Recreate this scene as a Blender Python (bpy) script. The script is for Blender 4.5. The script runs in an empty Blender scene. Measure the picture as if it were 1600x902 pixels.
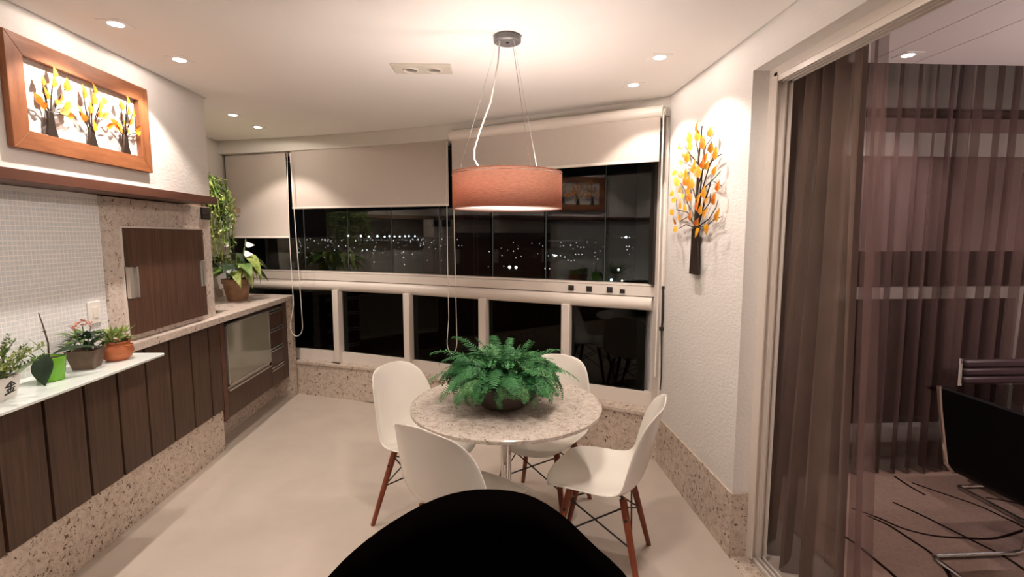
import bpy, bmesh, math, random
from mathutils import Vector, Matrix
random.seed(7)
C = bpy.context.scene.collection
SC = bpy.context.scene
PI = math.pi

# ------------------------------------------------------------------ camera, world, exposure
cam_d = bpy.data.cameras.new('camera'); cam = bpy.data.objects.new('camera', cam_d); C.objects.link(cam)
cam_d.sensor_fit = 'HORIZONTAL'; cam_d.sensor_width = 36.0; cam_d.lens = 36.0 * 775 / 1600
cam_d.clip_start = 0.02; cam_d.clip_end = 20000
cam.location = (0, 0, 1.55)
cam.rotation_euler = (math.radians(90 - 6.04), 0, math.radians(-3.158))
SC.camera = cam
world = bpy.data.worlds.new('night_sky'); SC.world = world; world.use_nodes = True
world.node_tree.nodes['Background'].inputs[0].default_value = (0.02, 0.022, 0.03, 1)
world.node_tree.nodes['Background'].inputs[1].default_value = 0.02
vs = SC.view_settings
vs.view_transform = 'Standard'; vs.look = 'None'; vs.gamma = 1.0; vs.use_curve_mapping = False
vs.exposure = 0.76
SC.cycles.max_bounces = 10; SC.cycles.diffuse_bounces = 5; SC.cycles.glossy_bounces = 4
SC.cycles.transmission_bounces = 8; SC.cycles.transparent_max_bounces = 24
SC.cycles.caustics_reflective = False; SC.cycles.caustics_refractive = False
SC.cycles.sample_clamp_indirect = 4.0
SPOT_W = 26.0                 # ceiling downlights of the balcony
SPOT_COL = (1.0, 0.85, 0.745)
LIVING_W = 26.0
LIVING_COL = (1.0, 0.83, 0.78)
PENDANT_W = 7.5
TWIN_W = 29.0                 # twin fitting behind the camera, over the left part of the balcony
ADDED_GLOBE_W = 210.0           # added unseen globe, brightens the living room ceiling

# ------------------------------------------------------------------ materials
def mat(name, col=(0.5, 0.5, 0.5), rough=0.5, metal=0.0, spec=0.5, emit=None, estr=0.0, coat=0.0):
    m = bpy.data.materials.new(name); m.use_nodes = True
    b = m.node_tree.nodes['Principled BSDF']
    b.inputs['Base Color'].default_value = (*col, 1); b.inputs['Roughness'].default_value = rough
    b.inputs['Metallic'].default_value = metal; b.inputs['Specular IOR Level'].default_value = spec
    b.inputs['Coat Weight'].default_value = coat
    if emit:
        b.inputs['Emission Color'].default_value = (*emit, 1); b.inputs['Emission Strength'].default_value = estr
    return m
def nd(m, t, **kw):
    n = m.node_tree.nodes.new(t)
    for k, v in kw.items():
        if k in n.inputs: n.inputs[k].default_value = v
        else: setattr(n, k, v)
    return n
def ln(m, a, ao, b, bi): m.node_tree.links.new(a.outputs[ao], b.inputs[bi])
def coords(m, scale=(1, 1, 1)):
    tc = nd(m, 'ShaderNodeTexCoord'); mp = nd(m, 'ShaderNodeMapping'); mp.inputs['Scale'].default_value = scale
    ln(m, tc, 'Object', mp, 'Vector'); return mp
def ramp(m, stops):
    r = nd(m, 'ShaderNodeValToRGB'); e = r.color_ramp.elements
    while len(e) > 1: e.remove(e[-1])
    for i, (p, c) in enumerate(stops):
        el = e[0] if i == 0 else e.new(p)
        el.position = p; el.color = (*c, 1)
    return r
def bsdf(m): return m.node_tree.nodes['Principled BSDF']
def bump(m, src, out, strength=0.3, dist=0.002):
    b = nd(m, 'ShaderNodeBump'); b.inputs['Strength'].default_value = strength; b.inputs['Distance'].default_value = dist
    ln(m, src, out, b, 'Height'); ln(m, b, 'Normal', bsdf(m), 'Normal')
def noise_col(m, c0, c1, scale=5.0, vec=(1, 1, 1), detail=4.0, lo=0.35, hi=0.65, rough=0.6):
    mp = coords(m, vec); n = nd(m, 'ShaderNodeTexNoise', Scale=scale, Detail=detail, Roughness=rough)
    ln(m, mp, 'Vector', n, 'Vector'); r = ramp(m, [(lo, c0), (hi, c1)])
    ln(m, n, 'Fac', r, 'Fac'); ln(m, r, 'Color', bsdf(m), 'Base Color'); return n, r

def plaster(name, col, strength, vec, scale):
    m = mat(name, col, 0.9, spec=0.15)
    mp = coords(m, vec); n = nd(m, 'ShaderNodeTexNoise', Scale=scale, Detail=3.0, Roughness=0.6)
    ln(m, mp, 'Vector', n, 'Vector'); bump(m, n, 'Fac', strength, 0.006); return m
M = {}
M['wall'] = plaster('plaster_wall', (0.76, 0.735, 0.71), 0.45, (1, 0.55, 1.3), 60)
M['wall_plain'] = plaster('painted_wall', (0.66, 0.63, 0.58), 0.15, (1, 1, 1), 60)
M['ceiling'] = mat('ceiling_paint', (0.86, 0.835, 0.81), 0.95, spec=0.1)
M['living_ceiling'] = mat('living_ceiling_paint', (0.86, 0.80, 0.79), 0.95, spec=0.1)
M['dark'] = mat('painted_gap_shade', (0.02, 0.017, 0.015), 0.9, spec=0.1)  # shade of the ceiling gap, put into the slab's colour

def granite(name, base, mid, fleck, s=1.0, rough=0.25):
    m = mat(name, base, rough)
    mp = coords(m, (1, 1, 1))
    nb = nd(m, 'ShaderNodeTexNoise', Scale=28 * s, Detail=5.0, Roughness=0.7); ln(m, mp, 'Vector', nb, 'Vector')
    rb = ramp(m, [(0.36, mid), (0.56, base)]); ln(m, nb, 'Fac', rb, 'Fac')
    wob = nd(m, 'ShaderNodeTexNoise', Scale=50 * s, Detail=2.0); ln(m, mp, 'Vector', wob, 'Vector')
    mixv = nd(m, 'ShaderNodeMixRGB'); mixv.blend_type = 'LINEAR_LIGHT'; mixv.inputs[0].default_value = 0.03
    ln(m, mp, 'Vector', mixv, 1); ln(m, wob, 'Color', mixv, 2)
    cur, co = rb, 'Color'
    for sc, thr, keep, dark in ((34 * s, 0.30, 0.50, fleck), (85 * s, 0.34, 0.50, tuple(0.55 * a + 0.45 * b for a, b in zip(fleck, mid)))):
        v = nd(m, 'ShaderNodeTexVoronoi', Scale=sc); ln(m, mixv, 'Color', v, 'Vector')
        r = ramp(m, [(thr - 0.07, (1, 1, 1)), (thr, (0, 0, 0))]); ln(m, v, 'Distance', r, 'Fac')
        k = nd(m, 'ShaderNodeSeparateColor'); ln(m, v, 'Color', k, 'Color')
        g = nd(m, 'ShaderNodeMath', operation='GREATER_THAN'); g.inputs[1].default_value = keep; ln(m, k, 'Red', g, 0)
        mu = nd(m, 'ShaderNodeMath', operation='MULTIPLY'); ln(m, r, 'Color', mu, 0); ln(m, g, 'Value', mu, 1)
        mx = nd(m, 'ShaderNodeMixRGB'); ln(m, mu, 'Value', mx, 0); ln(m, cur, co, mx, 1); mx.inputs[2].default_value = (*dark, 1)
        cur, co = mx, 'Color'
    ln(m, cur, co, bsdf(m), 'Base Color'); return m
M['granite'] = granite('speckled_granite', (0.62, 0.53, 0.45), (0.46, 0.38, 0.31), (0.13, 0.075, 0.05))
M['granite_pale'] = granite('pale_granite', (0.66, 0.58, 0.52), (0.53, 0.45, 0.39), (0.22, 0.15, 0.12), 1.1)
M['table_granite'] = granite('table_granite', (0.60, 0.54, 0.48), (0.44, 0.38, 0.32), (0.14, 0.09, 0.06), 1.5, 0.2)

def wood(name, c0, c1, vec, rough=0.45, scale=9.0, spec=0.4):
    m = mat(name, c0, rough, spec=spec)
    n, r = noise_col(m, c0, c1, scale, vec, 6.0, 0.3, 0.7, 0.65); bump(m, n, 'Fac', 0.12, 0.002); return m
M['wood_v'] = wood('dark_walnut_vertical', (0.040, 0.021, 0.014), (0.105, 0.058, 0.037), (1, 6, 0.25))
M['wood_door'] = wood('grill_door_walnut', (0.050, 0.024, 0.015), (0.130, 0.066, 0.042), (1, 6, 0.2))
M['wood_ledge'] = wood('reddish_ledge_wood', (0.085, 0.034, 0.022), (0.125, 0.052, 0.034), (3, 0.3, 3))
M['wood_frame'] = wood('picture_frame_wood', (0.17, 0.058, 0.022), (0.33, 0.125, 0.050), (2, 0.6, 4), 0.5, 8)
M['wood_frame_v'] = wood('picture_frame_wood_upright', (0.17, 0.058, 0.022), (0.33, 0.125, 0.050), (2, 4, 0.6), 0.5, 8)
M['wood_leg'] = wood('red_brown_leg_wood', (0.15, 0.032, 0.014), (0.26, 0.065, 0.027), (5, 5, 0.5), 0.4)
M['wood_shelf'] = wood('shelf_wood', (0.14, 0.085, 0.055), (0.22, 0.14, 0.09), (3, 0.4, 3))

M['tile_floor'] = mat('polished_porcelain', (0.66, 0.585, 0.51), 0.16, spec=0.45)
n_, r_ = noise_col(M['tile_floor'], (0.50, 0.435, 0.375), (0.55, 0.48, 0.415), 3.0, (1, 1, 1), 4, 0.3, 0.7)
M['mosaic'] = mat('glass_mosaic', (0.60, 0.63, 0.64), 0.22, spec=0.5)
v_ = nd(M['mosaic'], 'ShaderNodeTexNoise', Scale=40.0); mp_ = coords(M['mosaic']); ln(M['mosaic'], mp_, 'Vector', v_, 'Vector')
rr_ = ramp(M['mosaic'], [(0.3, (0.66, 0.68, 0.70)), (0.7, (0.74, 0.76, 0.78))]); ln(M['mosaic'], v_, 'Fac', rr_, 'Fac'); ln(M['mosaic'], rr_, 'Color', bsdf(M['mosaic']), 'Base Color')
M['grout'] = mat('white_grout', (0.84, 0.82, 0.80), 0.9)
M['white_paint'] = mat('white_aluminium', (0.76, 0.70, 0.64), 0.35, spec=0.45)
M['white_gloss'] = mat('white_plastic_gloss', (0.80, 0.77, 0.71), 0.16, spec=0.5)
M['white_matte'] = mat('white_matte_plastic', (0.78, 0.75, 0.72), 0.6)
M['chrome'] = mat('chrome', (0.78, 0.76, 0.74), 0.12, metal=1.0)
M['alu'] = mat('brushed_aluminium', (0.66, 0.63, 0.59), 0.35, metal=0.85)
M['gray_metal'] = mat('gray_metal', (0.15, 0.15, 0.155), 0.45, metal=0.3)
M['black_metal'] = mat('black_wire', (0.012, 0.010, 0.009), 0.5)
M['black_plastic'] = mat('black_plastic', (0.02, 0.016, 0.014), 0.5)
M['black_fabric'] = mat('black_fabric', (0.0015, 0.001, 0.001), 1.0, spec=0.0)
M['black_leather'] = mat('black_leather', (0.002, 0.0015, 0.002), 0.6, spec=0.08)
M['purple_leather'] = mat('aubergine_leather', (0.035, 0.017, 0.022), 0.45, spec=0.4)
M['frost_glass'] = mat('frosted_glass_top', (0.74, 0.82, 0.80), 0.08, spec=0.6)
M['lacquer'] = mat('sage_lacquered_glass', (0.27, 0.26, 0.20), 0.06, spec=0.8)
M['lens'] = mat('lamp_lens', (1, 1, 1), 0.3, emit=(1.0, 0.93, 0.86), estr=14.0)
M['led'] = mat('cove_led', (1, 1, 1), 0.3, emit=(1.0, 0.86, 0.88), estr=30.0)
M['plate'] = mat('ivory_plate', (0.66, 0.62, 0.54), 0.5)
M['reflector'] = mat('unlit_reflector', (0.45, 0.43, 0.40), 0.2, metal=0.8)

def glass(name, tint=(1, 1, 1), ior=1.5):
    m = bpy.data.materials.new(name); m.use_nodes = True; t = m.node_tree; t.nodes.clear()
    o = t.nodes.new('ShaderNodeOutputMaterial'); mx = t.nodes.new('ShaderNodeMixShader')
    f = t.nodes.new('ShaderNodeFresnel'); f.inputs['IOR'].default_value = ior
    tr = t.nodes.new('ShaderNodeBsdfTransparent'); tr.inputs[0].default_value = (*tint, 1)
    gl = t.nodes.new('ShaderNodeBsdfGlossy'); gl.inputs['Roughness'].default_value = 0.0
    t.links.new(f.outputs[0], mx.inputs[0]); t.links.new(tr.outputs[0], mx.inputs[1]); t.links.new(gl.outputs[0], mx.inputs[2])
    t.links.new(mx.outputs[0], o.inputs[0]); return m
M['glass'] = glass('window_glass', (0.9, 0.93, 0.92), 1.48)
M['dark_glass'] = glass('tinted_railing_glass', (0.30, 0.33, 0.31), 1.4)
M['table_glass'] = glass('table_glass', (0.55, 0.56, 0.58), 1.6)
M['glass_edge'] = mat('polished_glass_edge', (0.20, 0.23, 0.22), 0.3)

def cloth(name, col, transp=0.0, transl=0.35, weave=(300, 300, 300), dark=0.8):
    m = bpy.data.materials.new(name); m.use_nodes = True; t = m.node_tree; t.nodes.clear()
    o = t.nodes.new('ShaderNodeOutputMaterial')
    df = t.nodes.new('ShaderNodeBsdfDiffuse'); tl = t.nodes.new('ShaderNodeBsdfTranslucent'); mx = t.nodes.new('ShaderNodeMixShader')
    mp = coords(m, weave); n = nd(m, 'ShaderNodeTexNoise', Scale=1.0, Detail=2.0); ln(m, mp, 'Vector', n, 'Vector')
    r = ramp(m, [(0.3, tuple(c * dark for c in col)), (0.7, col)]); ln(m, n, 'Fac', r, 'Fac')
    ln(m, r, 'Color', df, 'Color'); ln(m, r, 'Color', tl, 'Color')
    mx.inputs[0].default_value = transl
    ln(m, df, 0, mx, 1); ln(m, tl, 0, mx, 2)
    if transp > 0:
        tp = t.nodes.new('ShaderNodeBsdfTransparent'); m2 = t.nodes.new('ShaderNodeMixShader'); m2.inputs[0].default_value = transp
        ln(m, mx, 0, m2, 1); ln(m, tp, 0, m2, 2); ln(m, m2, 0, o, 0)
    else: ln(m, mx, 0, o, 0)
    return m
M['blind'] = cloth('roller_blind_fabric', (0.66, 0.59, 0.53), 0.0, 0.12, (120, 120, 500), 0.9)
M['curtain'] = cloth('brown_voile', (0.18, 0.128, 0.105), 0.20, 0.35, (14, 14, 5), 0.82)
M['sheer'] = cloth('brown_sheer', (0.18, 0.115, 0.105), 0.45, 0.35, (14, 14, 5), 0.85)
M['living_blind'] = cloth('pink_blind_fabric', (0.50, 0.36, 0.34), 0.0, 0.2, (100, 100, 300), 0.9)
M['shade'] = cloth('terracotta_linen', (0.50, 0.245, 0.175), 0.0, 0.25, (45, 45, 420), 0.7)
M['diffuser'] = cloth('pendant_diffuser', (0.80, 0.76, 0.74), 0.15, 0.4, (1, 1, 1), 1.0)
M['rug'] = mat('taupe_rug', (0.36, 0.245, 0.20), 0.98, spec=0.05)
n_, r_ = noise_col(M['rug'], (0.33, 0.222, 0.182), (0.39, 0.27, 0.222), 60.0); bump(M['rug'], n_, 'Fac', 0.4, 0.003)
M['rug_line'] = mat('dark_rug_line', (0.02, 0.01, 0.008), 0.95, spec=0.05)

def leafmat(name, a, b, rough=0.4, scale=12.0):
    m = mat(name, a, rough, spec=0.35); noise_col(m, a, b, scale, (1, 1, 1), 2.0, 0.35, 0.65); return m
M['fern'] = leafmat('fern_green', (0.022, 0.115, 0.036), (0.060, 0.240, 0.075), 0.5, 20)
M['fern_pale'] = leafmat('fern_pale_green', (0.05, 0.17, 0.06), (0.13, 0.32, 0.11), 0.5, 30)
M['leaf_dark'] = leafmat('dark_orchid_leaf', (0.012, 0.028, 0.014), (0.030, 0.055, 0.028), 0.3)
M['leaf_mid'] = leafmat('green_leaf', (0.05, 0.11, 0.025), (0.14, 0.24, 0.06), 0.35)
M['leaf_pale'] = leafmat('pale_green_leaf', (0.16, 0.23, 0.11), (0.28, 0.35, 0.19), 0.4)
M['leaf_lime'] = leafmat('yellow_green_leaf', (0.13, 0.20, 0.035), (0.34, 0.40, 0.12), 0.45, 25)
M['white_petal'] = mat('white_petal', (0.85, 0.84, 0.78), 0.4)
M['orange_petal'] = leafmat('orange_petal', (0.50, 0.12, 0.045), (0.68, 0.24, 0.12), 0.6, 60)
M['gold_leaf'] = leafmat('painted_gold_leaf', (0.62, 0.22, 0.02), (0.78, 0.44, 0.035), 0.35, 22)
M['amber_leaf'] = leafmat('painted_amber_leaf', (0.55, 0.09, 0.015), (0.78, 0.34, 0.03), 0.35, 26)
M['bronze'] = mat('dark_bronze', (0.030, 0.018, 0.012), 0.45, metal=0.3)
M['soil'] = leafmat('bark_soil', (0.03, 0.018, 0.012), (0.10, 0.05, 0.03), 0.9, 60)
M['terracotta'] = leafmat('terracotta', (0.36, 0.10, 0.035), (0.48, 0.15, 0.06), 0.6, 10)
M['lime_pot'] = mat('lime_green_pot', (0.15, 0.42, 0.02), 0.35)
M['brown_pot'] = leafmat('brown_clay_pot', (0.10, 0.062, 0.045), (0.17, 0.11, 0.075), 0.6, 14)
M['tan_pot'] = leafmat('tan_metallic_pot', (0.20, 0.11, 0.06), (0.30, 0.17, 0.10), 0.4, 10)
M['bowl'] = leafmat('dark_bowl', (0.030, 0.022, 0.018), (0.06, 0.045, 0.038), 0.45, 8)
M['ivory_pot'] = mat('ivory_ceramic', (0.70, 0.66, 0.62), 0.3)
M['ink'] = mat('ink', (0.02, 0.018, 0.016), 0.6)
M['stem'] = mat('brown_stem', (0.06, 0.035, 0.025), 0.6)
M['green_stem'] = mat('green_stem', (0.10, 0.16, 0.05), 0.5)
M['ground'] = mat('night_ground', (0.02, 0.02, 0.02), 1.0, spec=0.0)
def emat(n, c, s): return mat(n, (0, 0, 0), 1.0, emit=c, estr=s)
M['lamp_white'] = emat('floodlight_glow', (0.80, 0.93, 1.0), 5.0)
M['lamp_warm'] = emat('street_lamp_glow', (1.0, 0.86, 0.70), 3.0)
M['lamp_blue'] = emat('blue_lamp_glow', (0.35, 0.55, 1.0), 4.0)
M['lamp_dim'] = emat('far_lights_glow', (0.85, 0.90, 0.95), 0.9)

# ------------------------------------------------------------------ mesh helpers
class MB:
    def __init__(s): s.v = []; s.f = []
    def add(s, vs, fs):
        k = len(s.v); s.v += [tuple(v) for v in vs]; s.f += [tuple(i + k for i in f) for f in fs]; return s
    def box(s, x0, x1, y0, y1, z0, z1):
        return s.add([(x0, y0, z0), (x1, y0, z0), (x1, y1, z0), (x0, y1, z0), (x0, y0, z1), (x1, y0, z1), (x1, y1, z1), (x0, y1, z1)],
                     [(0, 3, 2, 1), (4, 5, 6, 7), (0, 1, 5, 4), (1, 2, 6, 5), (2, 3, 7, 6), (3, 0, 4, 7)])
    def prism(s, poly, z0, z1):       # plan polygon (counter-clockwise) between two heights
        n = len(poly); vs = [(x, y, z0) for x, y in poly] + [(x, y, z1) for x, y in poly]
        return s.add(vs, [tuple(range(n - 1, -1, -1)), tuple(range(n, 2 * n))] + [(i, (i + 1) % n, n + (i + 1) % n, n + i) for i in range(n)])
    def extr(s, poly, a, b):          # 3-D polygon points poly extruded by vector b-a
        n = len(poly); d = Vector(b) - Vector(a); vs = [tuple(p) for p in poly] + [tuple(Vector(p) + d) for p in poly]
        return s.add(vs, [tuple(range(n - 1, -1, -1)), tuple(range(n, 2 * n))] + [(i, (i + 1) % n, n + (i + 1) % n, n + i) for i in range(n)])
    def tube(s, pts, r, seg=8, cap=True):
        pts = [Vector(p) for p in pts]; n = len(pts)
        rs = r if isinstance(r, (list, tuple)) else [r] * n
        prev = None; vs = []; fs = []
        for i, p in enumerate(pts):
            t = (pts[min(i + 1, n - 1)] - pts[max(i - 1, 0)]).normalized()
            if prev is None:
                a = Vector((0, 0, 1)) if abs(t.z) < 0.9 else Vector((1, 0, 0)); u = t.cross(a).normalized()
            else: u = (prev - t * prev.dot(t)).normalized()
            prev = u; w = t.cross(u)
            for k in range(seg):
                a = 2 * PI * k / seg; vs.append(p + (u * math.cos(a) + w * math.sin(a)) * rs[i])
        for i in range(n - 1):
            for k in range(seg):
                fs.append((i * seg + k, i * seg + (k + 1) % seg, (i + 1) * seg + (k + 1) % seg, (i + 1) * seg + k))
        if cap: fs += [tuple(range(seg - 1, -1, -1)), tuple((n - 1) * seg + k for k in range(seg))]
        return s.add(vs, fs)
    def lathe(s, prof, c=(0, 0, 0), seg=32):  # prof (radius, z); r=0 closes
        vs = []; fs = []; rows = []
        for r, z in prof:
            if r < 1e-6: rows.append([len(vs)]); vs.append((c[0], c[1], c[2] + z))
            else:
                rows.append(list(range(len(vs), len(vs) + seg)))
                vs += [(c[0] + r * math.cos(2 * PI * k / seg), c[1] + r * math.sin(2 * PI * k / seg), c[2] + z) for k in range(seg)]
        for A, B in zip(rows[:-1], rows[1:]):
            for k in range(seg):
                a0, a1 = A[k % len(A)], A[(k + 1) % len(A)]; b0, b1 = B[k % len(B)], B[(k + 1) % len(B)]
                if len(A) == 1 and len(B) == 1: continue
                if len(A) == 1: fs.append((a0, b1, b0))
                elif len(B) == 1: fs.append((a0, a1, b0))
                else: fs.append((a0, a1, b1, b0))
        return s.add(vs, fs)
    def grid(s, rows):
        n = len(rows[0]); vs = [p for r in rows for p in r]
        return s.add(vs, [(i * n + k, i * n + k + 1, (i + 1) * n + k + 1, (i + 1) * n + k) for i in range(len(rows) - 1) for k in range(n - 1)])
    def ball(s, c, r, seg=8, rings=5, sc=(1, 1, 1)):
        c = Vector(c); prof = [(math.sin(PI * i / rings), -math.cos(PI * i / rings)) for i in range(rings + 1)]
        t = MB().lathe([(a if 0 < i < rings else 0, z) for i, (a, z) in enumerate(prof)], (0, 0, 0), seg)
        return s.add([(c.x + v[0] * r * sc[0], c.y + v[1] * r * sc[1], c.z + v[2] * r * sc[2]) for v in t.v], t.f)
    def mesh(s, name, m, smooth=True, angle=35):
        me = bpy.data.meshes.new(name); me.from_pydata(s.v, [], s.f); me.update()
        me.materials.append(m)
        if smooth:
            me.polygons.foreach_set('use_smooth', [True] * len(me.polygons)); me.set_sharp_from_angle(angle=math.radians(angle))
        return me
    def build(s, name, m, parent=None, smooth=True, bevel=0.0, angle=35, solid=0.0, sub=0):
        o = bpy.data.objects.new(name, s.mesh(name, m, smooth, angle)); C.objects.link(o)
        if parent is not None: o.parent = parent
        if solid:
            q = o.modifiers.new('solid', 'SOLIDIFY'); q.thickness = solid; q.offset = 0
        if sub:
            q = o.modifiers.new('sub', 'SUBSURF'); q.levels = sub; q.render_levels = sub
        if bevel:
            q = o.modifiers.new('bevel', 'BEVEL'); q.width = bevel; q.segments = 2; q.limit_method = 'ANGLE'; q.angle_limit = math.radians(40)
        return o
def tag(o, label=None, cat=None, group=None, kind=None):
    if label: o['label'] = label
    if cat: o['category'] = cat
    if group: o['group'] = group
    if kind: o['kind'] = kind
    return o
def thing(name, label, cat, loc=(0, 0, 0), rz=0.0, group=None):
    o = bpy.data.objects.new(name, None); C.objects.link(o); o.empty_display_size = 0.1
    o.location = loc; o.rotation_euler = (0, 0, rz); return tag(o, label, cat, group)
def struct(o): o['kind'] = 'structure'; return o
def inst(me, name, parent, loc=(0, 0, 0), rot=(0, 0, 0), scale=(1, 1, 1)):
    o = bpy.data.objects.new(name, me); C.objects.link(o); o.parent = parent
    o.location = loc; o.rotation_euler = rot; o.scale = scale; return o
def copy_tree(o, parent=None):
    c = o.copy(); C.objects.link(c)
    if parent is not None: c.parent = parent
    for ch in list(o.children): copy_tree(ch, c)
    return c
def leaf_mb(L, W, bend=0.25, fold=0.15, n=6, tip=1.6, base=0.6):   # leaf along +X, face up +Z, from the origin
    rows = []
    for i in range(n + 1):
        t = i / n; w = W * 0.5 * (math.sin(PI * t ** base) ** (1 / 1.0)) if 0 < t < 1 else 0.0008
        z = -bend * L * t * t; x = L * t
        rows.append([(x, -w, z + fold * w), (x, 0, z), (x, w, z + fold * w)])
    return MB().grid(rows)

# ------------------------------------------------------------------ the setting
CEIL = 2.43; XR = 1.183; XL = -1.787; XREC = -2.48; XMOS = -1.93
RAIL = [(-2.48, 5.243), (-1.41, 4.845), (-0.685, 4.505), (-0.006, 4.110), (0.625, 3.744), (1.183, 3.421)]
SILLF = [(-2.48, 5.09), (-1.838, 4.868), (-1.055, 4.555), (-0.70, 4.345), (0.823, 3.452), (1.183, 3.225)]
def arc_beam(n=14):
    out = []
    a0 = math.atan2(4.882 + 5.651, -2.48 + 5.123); a1 = math.atan2(3.185 + 5.651, 1.183 + 5.123)
    for i in range(n + 1):
        a = a0 + (a1 - a0) * i / n; out.append((-5.123 + 10.855 * math.cos(a), -5.651 + 10.855 * math.sin(a)))
    return out
BEAM = arc_beam()
YB = -2.2      # back of the balcony, behind the camera

flo = struct(MB().prism([(-2.6, YB), (1.27, YB), (1.27, 3.35), (-2.6, 5.35)], -0.15, 0.0).build('floor', M['tile_floor']))
# ceiling board with a shadow gap all round, and the slab above it, coloured dark to paint the gap's shade
g = 0.007
cp = [(XL + g, YB), (XR - g, YB), (XR - g, BEAM[-1][1] - g)] + [(x, y - g) for x, y in reversed(BEAM[1:-1])] + [(XREC + g, BEAM[0][1] - g), (XREC + g, 3.40), (XL + g, 3.40)]
struct(MB().prism(cp, CEIL, CEIL + 0.02).build('ceiling', M['ceiling'], smooth=False))
struct(MB().box(-2.7, 1.4, YB, 5.6, 2.56, 2.62).build('ceiling', M['dark'], smooth=False))
# left side: boxed-out upper wall, mosaic wall, recess wall by the window
struct(MB().box(-2.75, XL, YB, 3.383, 1.802, 2.56).build('wall_left', M['wall']))
mw = struct(MB().box(-2.75, XMOS - 0.0004, YB, 2.622, 0.0, 1.755).build('wall_left', M['grout']))
mo = MB()
ts = 0.0205; gap = 0.0022
for i in range(69):
    for k in range(39):
        y0 = 1.205 + i * ts; z0 = 0.957 + k * ts
        if z0 + ts > 1.754: continue
        d = XMOS + random.uniform(0.0, 0.0005); a = gap / 2
        b = [(d - 0.006, y0 + a, z0 + a), (d - 0.006, y0 + ts - a, z0 + a), (d - 0.006, y0 + ts - a, z0 + ts - a), (d - 0.006, y0 + a, z0 + ts - a)]
        e = 0.0012
        f = [(d, y0 + a + e, z0 + a + e), (d, y0 + ts - a - e, z0 + a + e), (d, y0 + ts - a - e, z0 + ts - a - e), (d, y0 + a + e, z0 + ts - a - e)]
        mo.add(b + f, [(4, 5, 6, 7), (0, 1, 5, 4), (1, 2, 6, 5), (2, 3, 7, 6), (3, 0, 4, 7)])
t_ = mo.build('mosaic_tiles', M['mosaic'], mw, smooth=False); t_['kind'] = 'stuff'
struct(MB().box(-2.75, XREC, 3.383, 5.5, 0.0, 2.56).build('wall_left', M['wall_plain']))
struct(MB().box(-2.75, -1.945, 2.622, 3.383, 0.0, 1.755).build('wall_left', M['wall_plain']))
led = struct(MB().box(-2.21, -1.750, YB, 3.40, 1.757, 1.802).build('trim_1', M['wood_ledge'], bevel=0.002))
# back wall behind the camera
struct(MB().box(-2.75, 6.2, YB - 0.15, YB, 0, 2.62).build('wall_back', M['wall_plain']))
# right wall with its granite skirting, reveal and lintel
struct(MB().box(XR, 1.335, 2.205, 3.75, 0, 2.56).build('wall_right', M['wall']))
struct(MB().box(XR, 1.335, YB, 2.205, 2.272, 2.56).build('wall_right', M['wall']))
br = struct(MB().prism([(1.173, 3.235), (1.173, 2.195), (1.258, 2.195), (1.258, 2.2048), (1.1828, 2.2048), (1.1828, 3.235)], 0, 0.322).build('baseboard_right', M['granite'], bevel=0.0015))
# granite sill wall below the window and its ledge
sp = SILLF + [(1.183, 3.62), (-2.48, 5.45)]
def inset(poly, d): return [(x, y - d) for x, y in poly]
sw = struct(MB().prism([*[(x, y + 0.012) for x, y in SILLF], (1.183, 3.62), (-2.48, 5.45)], 0, 0.307).build('wall_front', M['granite'], smooth=False))
MB().prism(sp, 0.307, 0.330).build('sill', M['granite'], sw, smooth=False)
# beam over the window
struct(MB().prism(BEAM + [(1.183, 3.80), (-2.48, 5.60)], 2.312, 2.56).build('wall_front', M['wall_plain'], angle=20))
# low granite upstand behind the counter
struct(MB().box(XREC, XREC + 0.02, 3.383, 4.93, 0.985, 1.06).build('trim_2', M['granite']))

# window_1: frameless sliding panes in a white bottom track and dark head track
def along(poly, x):
    for (a, b) in zip(poly[:-1], poly[1:]):
        if a[0] <= x <= b[0]: t = (x - a[0]) / (b[0] - a[0]); return (x, a[1] + t * (b[1] - a[1]))
    return poly[-1] if x > poly[-1][0] else poly[0]
def strip(poly, off0, off1, z0, z1, mb=None):   # prism following the polyline, offset in y
    mb = mb or MB(); p = [(x, y + off0) for x, y in poly] + [(x, y + off1) for x, y in reversed(poly)]
    return mb.prism(p, z0, z1)
win = struct(strip(RAIL, -0.045, 0.045, 1.128, 1.197).build('window_1', M['white_paint'], smooth=False))
strip(RAIL, -0.035, 0.035, 1.200, 1.215).build('window_track', M['white_paint'], win, smooth=False)
strip(RAIL, -0.03, 0.04, 2.285, 2.312).build('head_track', M['black_plastic'], win, smooth=False)
seams = [-2.47, -2.20, -1.755, -1.289, -0.843, -0.389, 0.051, 0.461, 0.871, 1.165]
for a, b in zip(seams[:-1], seams[1:]):
    A = Vector((*along(RAIL, a + 0.0025), 0)); B = Vector((*along(RAIL, b - 0.0025), 0)); d = (B - A)
    if a > 0.0:
        mid = (A + B) / 2; q = Vector((math.cos(math.radians(-36.4)), math.sin(math.radians(-36.4)), 0)) * d.length / 2; A, B = mid - q, mid + q * 1.06
    d = (B - A).normalized(); n = Vector((-d.y, d.x, 0)) * 0.004
    pane = MB().prism([tuple((A - n)[:2]), tuple((B - n)[:2]), tuple((B + n)[:2]), tuple((A + n)[:2])], 1.215, 2.29).build('pane', M['glass'], win, smooth=False)
    e = MB()
    for P in (A,):
        s_ = d * 0.0016
        e.prism([tuple((P - n - s_)[:2]), tuple((P - n + s_)[:2]), tuple((P + n + s_)[:2]), tuple((P + n - s_)[:2])], 1.215, 2.29)
    e.build('polished_edge', M['glass_edge'], pane, smooth=False)
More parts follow.
